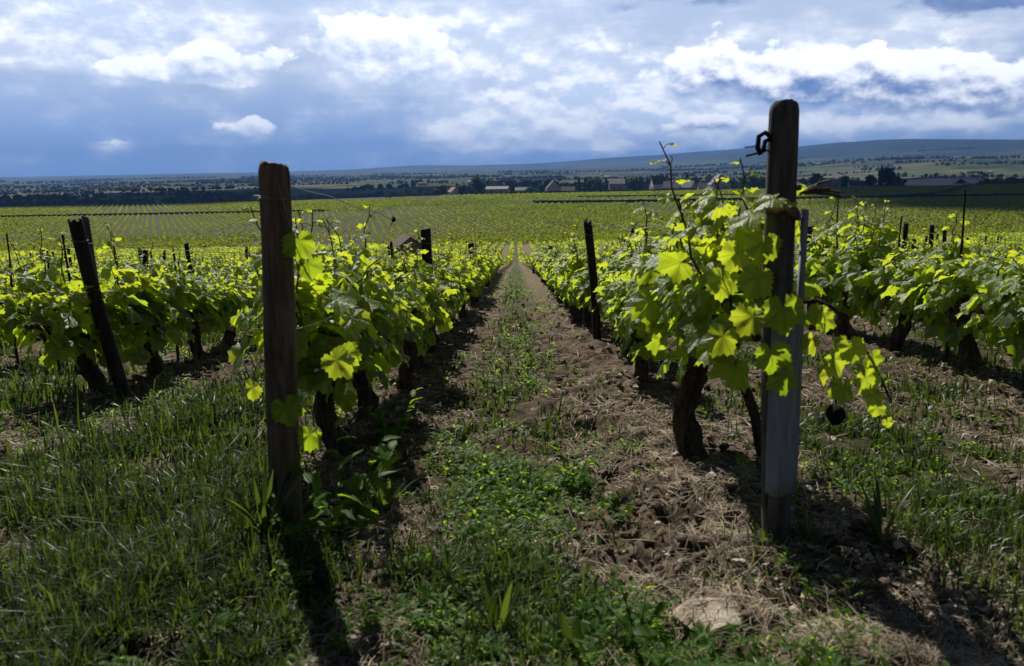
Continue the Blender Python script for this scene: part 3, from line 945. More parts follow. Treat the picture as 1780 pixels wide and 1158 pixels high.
# ------------------------------------------------------------------ posts, stakes, wires
def post_mesh(r, z0, z1, lean, seed, taper=.96, top_bevel=.022, splinter=0.0, sides=22):
    g = np.random.default_rng(seed)
    n = 30
    zz = np.concatenate([np.linspace(z0, z1 - top_bevel, n - 2), [z1 - top_bevel * .35, z1]])
    tt = (zz - z0) / (z1 - z0)
    rr = r * (1.04 - (1.04 - taper) * tt) * (1 + .02 * np.sin(tt * 9 + seed) + g.normal(0, .006, n))
    rr[-3] *= .985; rr[-2] *= .92; rr[-1] *= .72
    pts = np.stack([lean[0] * tt + .006 * np.sin(tt * 5 + seed), lean[1] * tt, zz], 1)
    th = np.arange(sides) * 2 * pi / sides
    flute = 1 + .014 * np.sin(th * 2 + seed) + .006 * np.sin(th * 7 + 2 * seed) + g.normal(0, .004, sides)
    v = np.zeros((n, sides, 3))
    v[..., 0] = pts[:, 0:1] + rr[:, None] * flute * np.cos(th); v[..., 1] = pts[:, 1:2] + rr[:, None] * flute * np.sin(th); v[..., 2] = zz[:, None]
    v[-3:, :, 2] += (g.normal(0, 1, sides) * (.0012 + splinter))[None] + .005 * np.cos(th + seed)[None]
    mb = MB()
    i = np.arange(n - 1)[:, None] * sides; j = np.arange(sides)[None]; k = (j + 1) % sides
    mb.add(v.reshape(-1, 3), np.stack([i + j, i + k, i + sides + k, i + sides + j], -1).reshape(-1, 4))
    top = v[-1]
    mb.add(np.vstack([top, top.mean(0) + (0, 0, -.004)]), [(q, (q + 1) % sides, sides) for q in range(sides)])
    return mb


def wire_coil(mb, c, r, z, turns=2, wr=.0016):
    t_ = np.linspace(0, turns * 2 * pi, 30 * turns)
    mb.tube(np.stack([c[0] + r * np.cos(t_), c[1] + r * np.sin(t_), z + .004 * t_ / 6 + .004 * np.sin(t_ * 2)], 1), wr, 5)


# left near post
gl = float(G(-.645, 2.06))
pl = empty('vineyard_post', (-.645, 2.06, gl))
tag(pl, 'thick brown round wooden post at the head of the left row', 'post', 'wooden posts at the row heads')
post_mesh(.042, -.25, .013 - gl, (.035, 0), 3, .94).build('shaft', M['post'], pl)
mb = MB(); wire_coil(mb, (.03, 0), .046, .90); mb.tube([(.06, -.035, .93), (.075, -.03, .85), (.085, -.02, .78)], .0014, 5)
mb.build('wire_loop', M['wire'], pl)
# right near post
gr = float(G(.655, 1.9))
pr = empty('vineyard_post', (.655, 1.9, gr))
tag(pr, 'tallest grey weathered post with a grey board at its foot, right of the path', 'post', 'wooden posts at the row heads')
zt = .124 - gr
post_mesh(.0345, -.25, zt, (-.042, 0), 8, .97).build('shaft', M['post_grey'], pr)
mb = MB()
for s_, (hw, y_) in enumerate(((.038, -.040), )):
    # slightly curved grey board nailed to the foot of the post
    q = np.linspace(-1, 1, 9)
    prf = np.stack([q * hw, -.047 + .016 * q ** 2], 1)
    lo, hi = .155, .60
    rows = np.linspace(lo, hi, 12)
    V = []
    for off in (0, .011):
        for r_ in rows:
            for (a_, b_) in prf: V.append((a_ - .010 - .0 * r_ - .012 * (r_ - lo), b_ + off, r_ + .006 * sin(a_ * 90)))
    V = np.array(V); nq, nr = len(q), len(rows)
    F_ = []
    for L_ in (0, 1):
        for i in range(nr - 1):
            for j in range(nq - 1):
                b0 = L_ * nq * nr + i * nq + j
                F_.append((b0, b0 + 1, b0 + nq + 1, b0 + nq) if L_ == 0 else (b0, b0 + nq, b0 + nq + 1, b0 + 1))
    o_ = nq * nr
    for i in range(nr - 1):
        F_.append((i * nq, (i + 1) * nq, o_ + (i + 1) * nq, o_ + i * nq)); F_.append((i * nq + nq - 1, o_ + i * nq + nq - 1, o_ + (i + 1) * nq + nq - 1, (i + 1) * nq + nq - 1))
    for j in range(nq - 1):
        F_.append((j, o_ + j, o_ + j + 1, j + 1)); b0 = (nr - 1) * nq
        F_.append((b0 + j, b0 + j + 1, o_ + b0 + j + 1, o_ + b0 + j))
    mb.add(V, F_)
mb.box((.034 - .02, -.02, .70), (.010, .022, .30))
mb.build('guard_board', M['board'], pr)
mb = MB()      # bark tie twisted round the post
t_ = np.linspace(-.6, 2 * pi * 1.4, 40)
mb.tube(np.stack([-.036 + .040 * np.cos(t_), .040 * np.sin(t_), .90 - .011 * t_ + .006 * np.sin(t_ * 3)], 1), .008 + .003 * np.sin(t_ * 5), 7, .2, 4)
for k in range(1):
    a_ = rng.uniform(-.8, .5)
    e_ = (-.036 + .05 + rng.uniform(.03, .10), -.02 + rng.normal(0, .02), .88 + rng.uniform(-.03, .06))
    mb.tube([(-.036 + .035, -.02, .885), (.03, -.03, .89 + rng.normal(0, .012)), e_], [.0035, .0025, .0008], 5)
mb.build('bark_tie', M['tie'], pr)
mb = MB()
mb.tube([(-.07, -.01, zt - .075), (-.085, -.015, zt - .066), (-.098, -.015, zt - .075), (-.10, -.015, zt - .10), (-.092, -.015, zt - .115)], .006, 7, .15)
mb.tube([(-.07, -.01, zt - .08), (-.083, -.01, zt - .085), (-.085, -.01, zt - .11)], .006, 7, .15)
mb.tube([(-.07, 0, zt - .105), (-.1, -.01, zt - .112), (-.125, -.01, zt - .118)], .0025, 6)
mb.tube([(-.09, 0, zt - .09), (-.11, -.01, zt - .097), (-.128, -.01, zt - .098)], .0015, 6)
mb.build('wire_clip', M['black'], pr)
# dry seed heads and shrivelled shoot tips sticking out of the tie to the right
mb = MB()
for k in range(8):
    a_ = .15 + .13 * k
    L = rng.uniform(.07, .13)
    q = np.linspace(0, 1, 7)[:, None]
    c_ = np.array([.0, -.02, .885]) + q * np.array([cos(a_ * .9) * L, rng.normal(0, .01), sin(a_ * .6) * L * .7]) + np.array([0, 0, -.02]) * q ** 2
    mb.tube(c_, np.linspace(.002, .0035 if k % 2 else .0012, 7), 5)
mb.build('dry_shoot', M['shoot'], pr)


def plain_post(x, y, r, top, lean, seed, m, label, splinter=.0, group='dark posts along the vine rows', name='vine_stake'):
    g0 = float(G(x, y))
    root = empty(name, (x, y, g0))
    tag(root, label, 'post', group)
    post_mesh(r, -.2, top, lean, seed, .95, .008, splinter, 16).build('shaft', m, root)
    mb = MB(); wire_coil(mb, (lean[0] * .93, lean[1] * .93), r * 1.1, top * .88, 2, .0014); mb.build('wire_loop', M['wire'], root)
    return root


plain_post(.65, 6.2, .034, -.44 - float(G(.65, 6.2)), (-.10, 0), 11, M['post_dark'], 'dark post with a splintered top in the right row', .014)
plain_post(-.64, 5.7, .038, -.437 - float(G(-.64, 5.7)), (.01, 0), 12, M['post_dark'], 'dark square-topped post rising from the leaves of the left row')
plain_post(-2.3, 9.7, .05, -1.122 - float(G(-2.3, 9.7)), (0, 0), 13, M['post_dark'], 'short dark post top just right of the left near post')
plain_post(-2.09, 4.15, .036, -.24 - float(G(-2.09, 4.15)), (-.17, 0), 14, M['post_dark'], 'dark crooked post tilted to the left in the second row on the left', .008)
plain_post(-2.40, 4.62, .02, -.25 - float(G(-2.4, 4.62)), (-.06, 0), 15, M['post_grey'], 'thin grey stake leaning against the back of the tilted post')
plain_post(.618, 14.5, .05, .80, (0, 0), 16, M['post_dark'], 'small dark post in the right row, nearest of its far posts')
plain_post(.616, 23, .05, .78, (0, 0), 17, M['post_dark'], 'small dark post close to the path beyond the other far right-row post')
plain_post(-.645, 11.6, .045, .86, (0, 0), 18, M['post_dark'], 'small dark post in the left row beyond the square-topped one')
plain_post(-.649, 24, .05, .80, (0, 0), 19, M['post_dark'], 'tiny dark post close to the path far down the left row')
for x, y, top, lx, seed, lab in ((2.6, 4.75, 1.06, .02, 41, 'thin dark stake standing above the vines near the right edge'), (2.62, 6.6, 1.12, 0, 42, 'thin pale stake standing alone above the vines right of the tall grey post'),
                                 (2.9, 6.1, .95, .0, 43, 'thin stake between the pale stake and the dark stake on the right'),
                                 (-2.55, 4.7, .90, -.10, 44, 'thin dark cane leaning just left of the tilted post'), (-2.9, 4.9, .85, .03, 45, 'thin dark stake near the left edge'), (-3.6, 5.6, .95, .06, 46, 'leaning dark cane at the far left edge of the vines'),
                                 (-2.35, 5.4, .8, .05, 47, 'slanting dark cane between the tilted post and the left near post')):
    root = empty('cane_stake', (x, y, float(G(x, y))))
    tag(root, lab, 'stake', 'thin stakes among the vines')
    q = np.linspace(0, 1, 9)
    mb = MB(); mb.tube(np.stack([lx * q + .01 * np.sin(q * 7 + seed), 0 * q, -.15 + (top + .15) * q], 1), np.linspace(.011, .006, 9), 7, .12, seed)
    mb.build('shaft', M['post_dark' if seed != 42 else 'tie'], root)
    mb = MB(); wire_coil(mb, (lx * .8, 0), .010, top * .8, 2, .0012); mb.build('wire_loop', M['wire'], root)
for side, rows in (('left', LEFT), ('right', RIGHT)):      # further stakes scattered in the rows
    for ri, x in enumerate(rows[1:22], 1):
        y = max(7.5, abs(x) / .62 + rng.uniform(.5, 4))
        k = 0
        while y < 34:
            if abs(x) < .64 * y and not (x == -2.3 and y < 11):
                r_ = rng.uniform(.02, .04)
                o = empty('vine_stake', (x, y, float(G(x, y))))
                post_mesh(r_, -.2, rng.uniform(.78, .98), (rng.normal(0, .05), rng.normal(0, .03)), int(y * 10), .95, .006, .004, 9).build('shaft', M['post_dark'], o)
                nm = ORD[ri] if ri < len(ORD) else 'far'
                tag(o, f'dark stake in the {nm} vine row {side} of the path, ' + ('near its head' if y < 15 else 'halfway down' if y < 25 else 'far down the slope'), 'post', f'stakes of the {nm} row {side} of the path')
            y += rng.uniform(5.5, 8)


def wire(p0, p1, sag, label, r=.0017, name='trellis_wire', wob=.004):
    q = np.linspace(0, 1, 40)[:, None]
    a = np.array(p0); b = np.array(p1)
    c = a + (b - a) * q
    c[:, 2] -= sag * 4 * (q * (1 - q))[:, 0] + wob * np.sin(q[:, 0] * 27)
    mb = MB(); mb.tube(c, r, 6)
    o = mb.build(name, M['wire'])
    tag(o, label, 'wire', 'trellis wires')
    return c


cL = wire((-.60, 2.06, -.03), (-.63, 5.66, -.44), .0, 'thin wire from the top of the left near post to the square-topped post')
cR = wire((.63, 1.93, -.10), (.57, 6.26, -.46), .05, 'slack wire from the right near post to the splintered post', wob=.012)
wire((-.635, 5.74, -.46), (-.64, 11.6, -1.22), .03, 'thin wire beyond the square-topped post in the left row')
wire((.57, 6.34, -.48), (.618, 14.5, -1.6), .04, 'thin wire beyond the splintered post in the right row')
wire((-2.24, 4.17, -.36), (-2.3, 9.68, -1.02), .03, 'glinting wire running from the tilted post through the second left row', .0022)
wire((-.60, 2.08, -.42), (-.62, 5.66, -.78), .02, 'low wire through the leaves of the left row')
wire((.63, 1.93, -.52), (.60, 6.26, -.82), .02, 'low wire through the leaves of the right row')
for c, i_, lab in ((cL, 22, 'small black clip on the wire left of the path'), (cR, 20, 'small black clip on the slack wire right of the path')):
    p = c[i_]
    mb = MB()
    mb.tube([p + (0, -.012, .01), p + (.004, 0, .0), p + (0, .01, -.014)], [.006, .011, .006], 7, .25, 3)
    mb.tube([p, p + (-.012, .0, -.03), p + (-.022, 0, -.045)], [.003, .002, .001], 5)
    tag(mb.build('wire_clip', M['black']), lab, 'clip')


# ------------------------------------------------------------------ stones, the dark round lump, prominent weeds
def lump(n_sub, seed, rough, flat=(1, 1, 1)):
    import bmesh
    bm = bmesh.new()
    bmesh.ops.create_icosphere(bm, subdivisions=n_sub, radius=1)
    v = np.array([x.co[:] for x in bm.verts]); f = np.array([[q.index for q in p.verts] for p in bm.faces])
    bm.free()
    g = np.random.default_rng(seed)
    d = np.zeros(len(v))
    for k in range(14):
        a = norm(g.normal(0, 1, 3)); fr = g.uniform(1.5, 6)
        d += np.sin(v @ a * fr + g.uniform(0, 6)) / fr
    v = v * (1 + rough * d)[:, None] * np.array(flat)
    return v, f


v_, f_ = lump(4, 12, .16, (.072, .05, .032))
v_[:, 2] = np.minimum(v_[:, 2], .018 + .006 * np.sin(v_[:, 0] * 60) + .25 * v_[:, 1])
mb = MB(); mb.add(v_, f_)
o = mb.build('stone', M['rock'], loc=(.385, 1.53, float(G(.385, 1.53)) + .001))
tag(o, 'large pale flat-topped stone lying in the soil at the bottom of the photo', 'stone')
v_, f_ = lump(4, 5, .10, (.026, .026, .026))
mb = MB(); mb.add(v_, f_)
mb.tube([(.0, 0, .02), (.005, .01, .06), (-.02, 0, .12)], [.003, .003, .002], 6)
o = mb.build('shrivelled_fruit', M['black'], loc=(.798, 1.95, -.632))
tag(o, 'black round lump hanging under the leaf spray right of the tall grey post', 'dark lump')

# a single weed leaf: pointed strip with a fold
def strip_leaf(n=6, wid=.22, bend=.5, tip=1.0):
    q = np.linspace(0, 1, n)
    w = wid * np.sin(np.clip(q * .92 + .08, 0, 1) ** .8 * pi) + .012
    z = -bend * q ** 2 * .6
    V = []
    for a, b, c in zip(q, w, z):
        V += [(-b, a, c + b * .35), (0, a, c), (b, a, c + b * .35)]
    F_ = []
    for i in range(n - 1):
        for j in range(2): F_.append((i * 3 + j, i * 3 + j + 1, i * 3 + j + 4, i * 3 + j + 3))
    return np.array(V), np.array(F_)


WL = [strip_leaf(5, w_, b_) for w_, b_ in ((.2, .4), (.26, .8), (.17, .2), (.3, .6))]


def weed_plant(seed, h, n, leafs, upright=.6, spread=1.0):
    """stems with leaves; returns a filled MB"""
    g = np.random.default_rng(seed)
    mb = MB()
    P, T, N, Z, K = [], [], [], [], []
    for s_ in range(n):
        a = g.uniform(0, 6.3); l = h * g.uniform(.6, 1.1)
        e = np.array([cos(a) * l * .5 * spread, sin(a) * l * .5 * spread, l * g.uniform(.7, 1)])
        b = np.array([cos(a), sin(a), 0]) * .01
        mid = b + e * .5 + np.array([0, 0, l * .12])
        q = np.linspace(0, 1, 5)[:, None]
        c = (1 - q) ** 2 * b + 2 * q * (1 - q) * mid + q * q * (b + e)
        mb.tube(c, np.linspace(.0022, .001, 5), 4, a=(.5, .5, .3))
        for j in range(leafs):
            s2 = (j + .5) / leafs
            p = np.array([np.interp(s2, q[:, 0], c[:, d]) for d in range(3)])
            az = a + g.uniform(-2, 2)
            P.append(p); T.append((cos(az), sin(az), upright * g.uniform(-.2, 1.6)))
            N.append((g.normal(0, .3) - cos(az) * .4, g.normal(0, .3) - sin(az) * .4, 1)); Z.append(h * g.uniform(.22, .42) * (1.1 - .5 * s2)); K.append(np.clip(.35 + .5 * s2 + g.normal(0, .2), 0, 1))
    put_leaves(mb, WL, P, T, N, Z, K, g)
    return mb


def blade_tuft(seed, h, n, wid):
    g = np.random.default_rng(seed)
    mb = MB()
    for k in range(n):
        a = g.uniform(0, 6.3); l = h * g.uniform(.55, 1.1); ln = g.uniform(.15, .8)
        q = np.linspace(0, 1, 8)
        d = np.array([cos(a), sin(a)])
        cx = np.stack([d[0] * l * ln * q ** 1.5, d[1] * l * ln * q ** 1.5, l * (q - .35 * ln * q ** 2.5)], 1) + np.append(d * .012, 0)
        sd_ = np.array([-d[1], d[0], 0])
        w = wid * np.sin(np.clip(q * .85 + .15, 0, 1) * pi)[:, None] + .0006
        V = np.concatenate([cx - sd_ * w, cx + np.array([0, 0, -.3]) * w, cx + sd_ * w]).reshape(3, 8, 3)
        V = V.transpose(1, 0, 2).reshape(-1, 3)
        F_ = [(i * 3 + j, i * 3 + j + 1, i * 3 + j + 4, i * 3 + j + 3) for i in range(7) for j in range(2)]
        mb.add(V, F_, (.5, .5, float(np.clip(.4 + g.normal(0, .25), 0, 1))))
    return mb


for x, y, kind_, h, n, k3, lab, nm in (
        (.165, 2.46, 'w', .16, 9, 7, 'bushy bright green weed with pointed leaves in the middle of the path', 'weed'),
        (.03, 2.36, 'w', .10, 7, 6, 'low green weed just left of the bushy one on the path', 'weed'),
        (.28, 2.15, 'w', .09, 8, 6, 'low spreading green weed in front of the bushy one on the path', 'weed'),
        (-.17, 2.02, 'w', .07, 7, 5, 'small dark green rosette left of the path middle, near the camera', 'weed'),
        (-.05, 1.50, 'b', .17, 7, .008, 'tall blurred blade-leaved weed at the bottom of the photo', 'weed'),
        (.10, 1.42, 'b', .11, 9, .010, 'broad-leaved grass tuft left of the pale stone', 'grass_tuft'),
        (.23, 1.44, 'w', .11, 9, 6, 'leafy green weed between the grass tuft and the pale stone', 'weed'),
        (.56, 1.46, 'w', .06, 8, 6, 'small green weed at the bottom right of the pale stone', 'weed'),
        (-.47, 1.98, 'w', .25, 7, 7, 'dark shaded thistly weed at the foot of the left near post', 'weed'),
        (-.40, 2.2, 'b', .22, 6, .012, 'long-leaved dark weed right of the left near post', 'weed'),
        (-.49, 3.0, 'w', .2, 6, 7, 'green weed climbing at the second trunk of the left row', 'weed'),
        (.93, 1.93, 'b', .22, 12, .005, 'tall dark tuft of grass in the shade right of the tall grey post', 'grass_tuft'),
        (-.93, 2.35, 'b', .2, 22, .004, 'dense tall grass tuft left of the left near post', 'grass_tuft'),
        (-.92, 1.55, 'b', .16, 12, .005, 'bright grass tuft in the lawn strip at the bottom left', 'grass_tuft'),
        (-.71, 1.93, 'b', .17, 20, .0045, 'dark shaded grass tuft in front of the foot of the left near post', 'grass_tuft'),
        (.60, 1.84, 'b', .10, 18, .0045, 'low grass added to darken the left foot of the tall grey post', 'grass_tuft'),  # this tuft and the next are added for the black shade there
        (.71, 1.85, 'b', .11, 18, .0045, 'low grass added to darken the right foot of the tall grey post', 'grass_tuft'),
        (-.66, 1.92, 'b', .24, 30, .006, 'tall dark grass clump hiding the foot of the left near post', 'grass_tuft'),
        (-.55, 1.88, 'w', .15, 8, 7, 'dark leafy weed in the shadow below the left near post', 'weed'),
        (-.50, 1.66, 'w', .10, 9, 6, 'dark low weed in the long shadow of the left near post', 'weed'),
        (-.60, 1.90, 'b', .14, 16, .005, 'low dark grass tuft at the right foot of the left near post', 'grass_tuft'),
        (-.60, 1.42, 'w', .09, 8, 6, 'dark leafy weed at the bottom below the left near post', 'weed')):
    mb = weed_plant(int(abs(x) * 1000) + 3, h, n, int(k3)) if kind_ == 'w' else blade_tuft(int(abs(x) * 1000) + 5, h, n, k3)
    o = mb.build(nm, M['weed'] if kind_ == 'w' else M['grass'], attr=True, loc=(x, y, float(G(x, y)) - .005))
    tag(o, lab, 'weed' if nm == 'weed' else 'grass tuft')


# ------------------------------------------------------------------ ground cover
def in_view(x, y, pad=.12):
    return (np.abs(x) < .66 * y + pad) & (y > 1.02)


def scatter(n, ymin, ymax, g, power=2.0):
    """points spread evenly over the picture's depth"""
    u = g.uniform(0, 1, n)
    y = (ymin ** (1 - power) + u * (ymax ** (1 - power) - ymin ** (1 - power))) ** (1 / (1 - power))
    x = g.uniform(-1, 1, n) * (.66 * y + .1)
    return x, y


def grass_cover():
    g = np.random.default_rng(61)
    x, y = scatter(360000, 1.05, 30, g, 1.95)
    s = soil(x, y)
    clump = fbm(x * 4, y * 4, 3, 77)
    dens = np.where(x < -.75, 1.0, np.where(x > .95, 1.0, .42))
    dens = dens * (1 - .93 * s) * np.clip(.03 + 3.4 * (clump - .38), .02, 1.3)
    dens = np.where((np.abs(x) < .5) & (y > 2.4), np.maximum(dens, .75 * np.exp(-((x + .04) / .2) ** 2) * np.clip(3 * (clump - .36), 0, 1)), dens)
    dens = np.where((x < -.42) & (x > -.9) & (y < 2.35), np.maximum(dens, .75 * np.clip(clump * 1.6, 0, 1)), dens)
    k = g.uniform(0, 1, len(x)) < dens
    x, y, clump = x[k], y[k], clump[k]
    m = len(x)
    h = np.where(x < -.75, g.uniform(.04, .135, m), g.uniform(.02, .075, m)) * (.35 + 1.35 * clump) * np.where(g.uniform(0, 1, m) < .06, 1.7, 1)
    h *= np.clip((y / 3) ** .12, .9, 1.3)
    w = .0021 * np.clip(y / 2.0, .9, 5) * g.uniform(.7, 1.5, m)
    a = g.uniform(0, 6.283, m)
    ln = g.uniform(.1, 1.0, m)
    dx, dy = np.cos(a), np.sin(a)
    base = np.stack([x, y, G(x, y) - .006], 1)
    D = np.stack([dx, dy, 0 * dx], 1); Sd = np.stack([-dy, dx, 0 * dx], 1)
    U = np.array([0, 0, 1.0])
    p1 = base + D * (h * ln * .28)[:, None] + U * (h * .55)[:, None]
    p2 = base + D * (h * ln * .85)[:, None] + U * (h * (1 - .42 * ln))[:, None]
    ww = Sd * w[:, None]
    V = np.stack([base - ww, base + ww, p1 + ww * .85, p1 - ww * .85, p2], 1)
    off = np.arange(m)[:, None] * 5
    Fq = off + np.array([[0, 1, 2, 3]]); Ft = off + np.array([[3, 2, 4]])
    at = np.zeros((m, 5, 3)); at[:, :, :2] = .5
    at[:, :, 2] = np.clip(.35 + g.normal(0, .25, m) + .25 * (fbm(x * 1.5, y * 1.5, 2, 5) - .5), 0, 1)[:, None]
    mb = MB(); mb.add(V.reshape(-1, 3), Fq, at.reshape(-1, 3))
    mb.F.append(Ft)
    o = mb.build('grass', M['grass'], attr=True)
    tag(o, 'short green grass on the strips between the vine rows', 'grass', kind='stuff')


def weed_cover():
    g = np.random.default_rng(62)
    x, y = scatter(80000, 1.05, 45, g, 1.75)
    band = .66 * np.exp(-((x + .10 - .02 * np.minimum(y, 6)) / .2) ** 2) * smooth(1.0, 2.4, y)
    band = np.maximum(band, .3 * np.exp(-((x - .22) / .22) ** 2) * (1 - smooth(2.2, 3.0, y)))
    band = np.maximum(band, .5 * (np.abs(x) < .4) * smooth(6, 12, y))
    band = np.maximum(band, .07 + .12 * (x < -.8))
    cl = fbm(x * 2.6, y * 2.0, 3, 91)
    k = (g.uniform(0, 1, len(x)) < band * np.clip(4.6 * (cl - .47), 0, 1.2)) & (np.abs(x) < .66 * y + .1)
    x, y = x[k], y[k]
    n_l = 9
    m = len(x)
    P = np.repeat(np.stack([x, y, G(x, y)], 1), n_l, 0)
    s = np.repeat(g.uniform(.009, .03, m) * np.clip((y / 2.5) ** .35, .8, 1.8), n_l)
    az = g.uniform(0, 6.283, m * n_l)
    st = g.uniform(0, 1, m * n_l)
    P = P + np.stack([np.cos(az) * s * .9 * g.uniform(0, 1, m * n_l), np.sin(az) * s * .9 * g.uniform(0, 1, m * n_l), s * 1.5 * st], 1)
    T = np.stack([np.cos(az), np.sin(az), g.uniform(0, 1.4, m * n_l)], 1)
    N = np.stack([-np.cos(az) * .5, -np.sin(az) * .5, np.ones(m * n_l)], 1)
    mb = MB()
    put_leaves(mb, WL[:3], P, T, N, s * g.uniform(.7, 1.2, m * n_l), np.clip(.3 + .5 * st + g.normal(0, .2, m * n_l), 0, 1), g)
    o = mb.build('weeds', M['weed'], attr=True)
    tag(o, 'low leafy green weeds along the middle of the path', 'weeds', kind='stuff')


def litter():
    g = np.random.default_rng(63)
    x, y = scatter(90000, 1.05, 14, g, 2.0)
    s = soil(x, y)
    k = g.uniform(0, 1, len(x)) < .08 + .8 * s * np.clip(3.4 * (fbm(x * 3, y * 3, 3, 13) - .40), 0, 1)
    x, y = x[k], y[k]
    m = len(x)
    a = g.uniform(0, 6.283, m); L = g.uniform(.012, .055, m) * np.clip((y / 2) ** .3, .8, 1.8); w = .0011 * np.clip(y / 2, .8, 4) * g.uniform(.6, 1.4, m)
    D = np.stack([np.cos(a), np.sin(a), g.normal(.1, .25, m)], 1); Sd = np.stack([-np.sin(a), np.cos(a), g.normal(0, .5, m)], 1)
    c = np.stack([x, y, G(x, y) + .004 + np.abs(g.normal(0, .004, m))], 1)
    b = c - D * L[:, None]; e = c + D * L[:, None]; c = c + np.stack([g.normal(0, .004, m), g.normal(0, .004, m), .004 + g.uniform(0, .006, m)], 1)
    b[:, 2] = np.maximum(b[:, 2], G(b[:, 0], b[:, 1]) + .001); e[:, 2] = np.maximum(e[:, 2], G(e[:, 0], e[:, 1]) + .001)
    ww = Sd * w[:, None]
    V = np.stack([b - ww * .5, b + ww * .5, c + ww, c - ww, e + ww * .4, e - ww * .4], 1)
    off = np.arange(m)[:, None] * 6
    mb = MB(); mb.add(V.reshape(-1, 3), off + np.array([[0, 1, 2, 3]])); mb.F.append(off + np.array([[3, 2, 4, 5]]))
    o = mb.build('straw', M['straw'])
    tag(o, 'dry straw and cut stalks lying on the brown soil', 'straw', kind='stuff')
    # clods and pebbles
    temps = [lump(2, i, .36, (1, .8, .62)) for i in range(9)]
    for nm, mt, N_, smin, smax, lab, cat, seed in (('soil_clods', 'clod', 9000, .003, .021, 'crumbly brown clods on the dug soil of the path', 'soil', 1), ('gravel', 'pebble', 3200, .004, .018, 'pale chips of stone scattered over the soil', 'gravel', 2)):
        g = np.random.default_rng(70 + seed)
        x, y = scatter(N_ * 3, 1.05, 13, g, 2.0)
        s = soil(x, y)
        k = g.uniform(0, 1, len(x)) < .04 + .9 * s ** 1.5 * np.clip(2.6 * (fbm(x * 2.5, y * 2.5, 3, 55 + seed) - .3), 0, 1)
        x, y = x[k][:N_], y[k][:N_]
        m = len(x)
        sz = (smin + (smax - smin) * g.uniform(0, 1, m) ** 3.5) * np.clip((y / 2.2) ** .4, .8, 2)
        c = np.stack([x, y, G(x, y) + sz * .25], 1)
        th = g.uniform(0, 6.283, m)
        ch = g.integers(0, len(temps), m)
        mb = MB()
        for q, (tv, tf) in enumerate(temps):
            ix = np.where(ch == q)[0]
            if not len(ix): continue
            cs, sn = np.cos(th[ix])[:, None], np.sin(th[ix])[:, None]
            R = np.stack([tv[None, :, 0] * cs - tv[None, :, 1] * sn, tv[None, :, 0] * sn + tv[None, :, 1] * cs, np.broadcast_to(tv[None, :, 2], (len(ix), len(tv)))], -1)
            V = c[ix, None, :] + sz[ix, None, None] * R
            mb.add(V.reshape(-1, 3), (tf[None] + (np.arange(len(ix)) * len(tv))[:, None, None]).reshape(-1, 3))
        o = mb.build(nm, M[mt], smooth=False)
        tag(o, lab, cat, kind='stuff')


grass_cover(); weed_cover(); litter()


# ------------------------------------------------------------------ hut, walls, village, trees
def gable(name, x, y, w, l, h, rh, rz, wall_m, roof_m, over=.35, chimney=True, windows=2, z=None, dormer=False):
    """house: ridge runs along its local y; gable faces local -y"""
    z = float(gz(x, y)) if z is None else z
    root = empty(name, (x, y, z - .3), rz)
    mb = MB()
    W2, L2 = w / 2, l / 2
    v = [(-W2, -L2, 0), (W2, -L2, 0), (W2, L2, 0), (-W2, L2, 0), (-W2, -L2, h), (W2, -L2, h), (W2, L2, h), (-W2, L2, h), (0, -L2, h + rh), (0, L2, h + rh)]
    mb.add(v, [(0, 1, 5, 4), (1, 2, 6, 5), (2, 3, 7, 6), (3, 0, 4, 7)]); mb.add(v, [(4, 5, 8), (6, 7, 9)])
    mb.build('wall', wall_m, root, smooth=False)
    rf = MB()
    t_ = .22 * min(1, w / 6)
    sl = math.hypot(W2, rh)
    ex = over / sl
    for sg in (-1, 1):
        p = [(sg * W2 * (1 + ex), -L2 - over, h - rh * ex + .01), (sg * W2 * (1 + ex), L2 + over, h - rh * ex + .01), (0, L2 + over, h + rh + .01), (0, -L2 - over, h + rh + .01)]
        q = [(a, b, c + t_) for a, b, c in p]
        f = [(0, 1, 2, 3), (7, 6, 5, 4), (0, 4, 5, 1), (1, 5, 6, 2), (2, 6, 7, 3), (3, 7, 4, 0)]
        rf.add(p + q, f)
    ro = rf.build('roof', roof_m, root, smooth=False)
    if chimney:
        c = MB(); c.box((w * .12, L2 * .6, h + rh + .35), (.8, .7, 1.8)); c.build('chimney', wall_m, ro, smooth=False)
    for i in range(windows):
        c = MB()
        c.box(((i - (windows - 1) / 2) * w / (windows + .4), -L2 - .03, h * .58), (w * .13, .12, h * .3))
        c.build('window', M['glass'], root, smooth=False)
    for i in range(windows):
        c = MB(); c.box((-W2 - .03, (i - (windows - 1) / 2) * l / (windows + .4), h * .55), (.12, l * .1, h * .3)); c.build('window', M['glass'], root, smooth=False)
    return root


M['glass'] = simple('window_glass', (.02, .022, .025), (.04, .045, .05), 2, .2, 0, spec=.5)
WALLS = {k: simple('wall_' + k, tuple(.8 * q for q in c), c, 1.5, .9, .2) for k, c in dict(white=(.78, .75, .68), tan=(.52, .38, .25), grey=(.34, .33, .32), pale=(.56, .54, .52), stone=(.24, .2, .165)).items()}
ROOFS = {k: simple('roof_' + k, tuple(.7 * q for q in c), c, 3, .85, .4) for k, c in dict(slate=(.07, .075, .085), grey=(.22, .22, .23), tan=(.33, .22, .14), brown=(.12, .085, .065), pale=(.30, .30, .31)).items()}

hut = gable('stone_hut', -10.3, 76, 2.9, 3.2, 2.0, 1.05, .35, WALLS['stone'], ROOFS['brown'], .18, False, 0)
hd = MB(); hd.box((0, -1.615, .95), (.9, .06, 1.7)); hd.build('door', M['glass'], hut, smooth=False)
tag(hut, 'small dark stone hut with a pitched roof standing among the vines', 'hut')


def pxX(px, D): return (px - 892) / 1400 * D


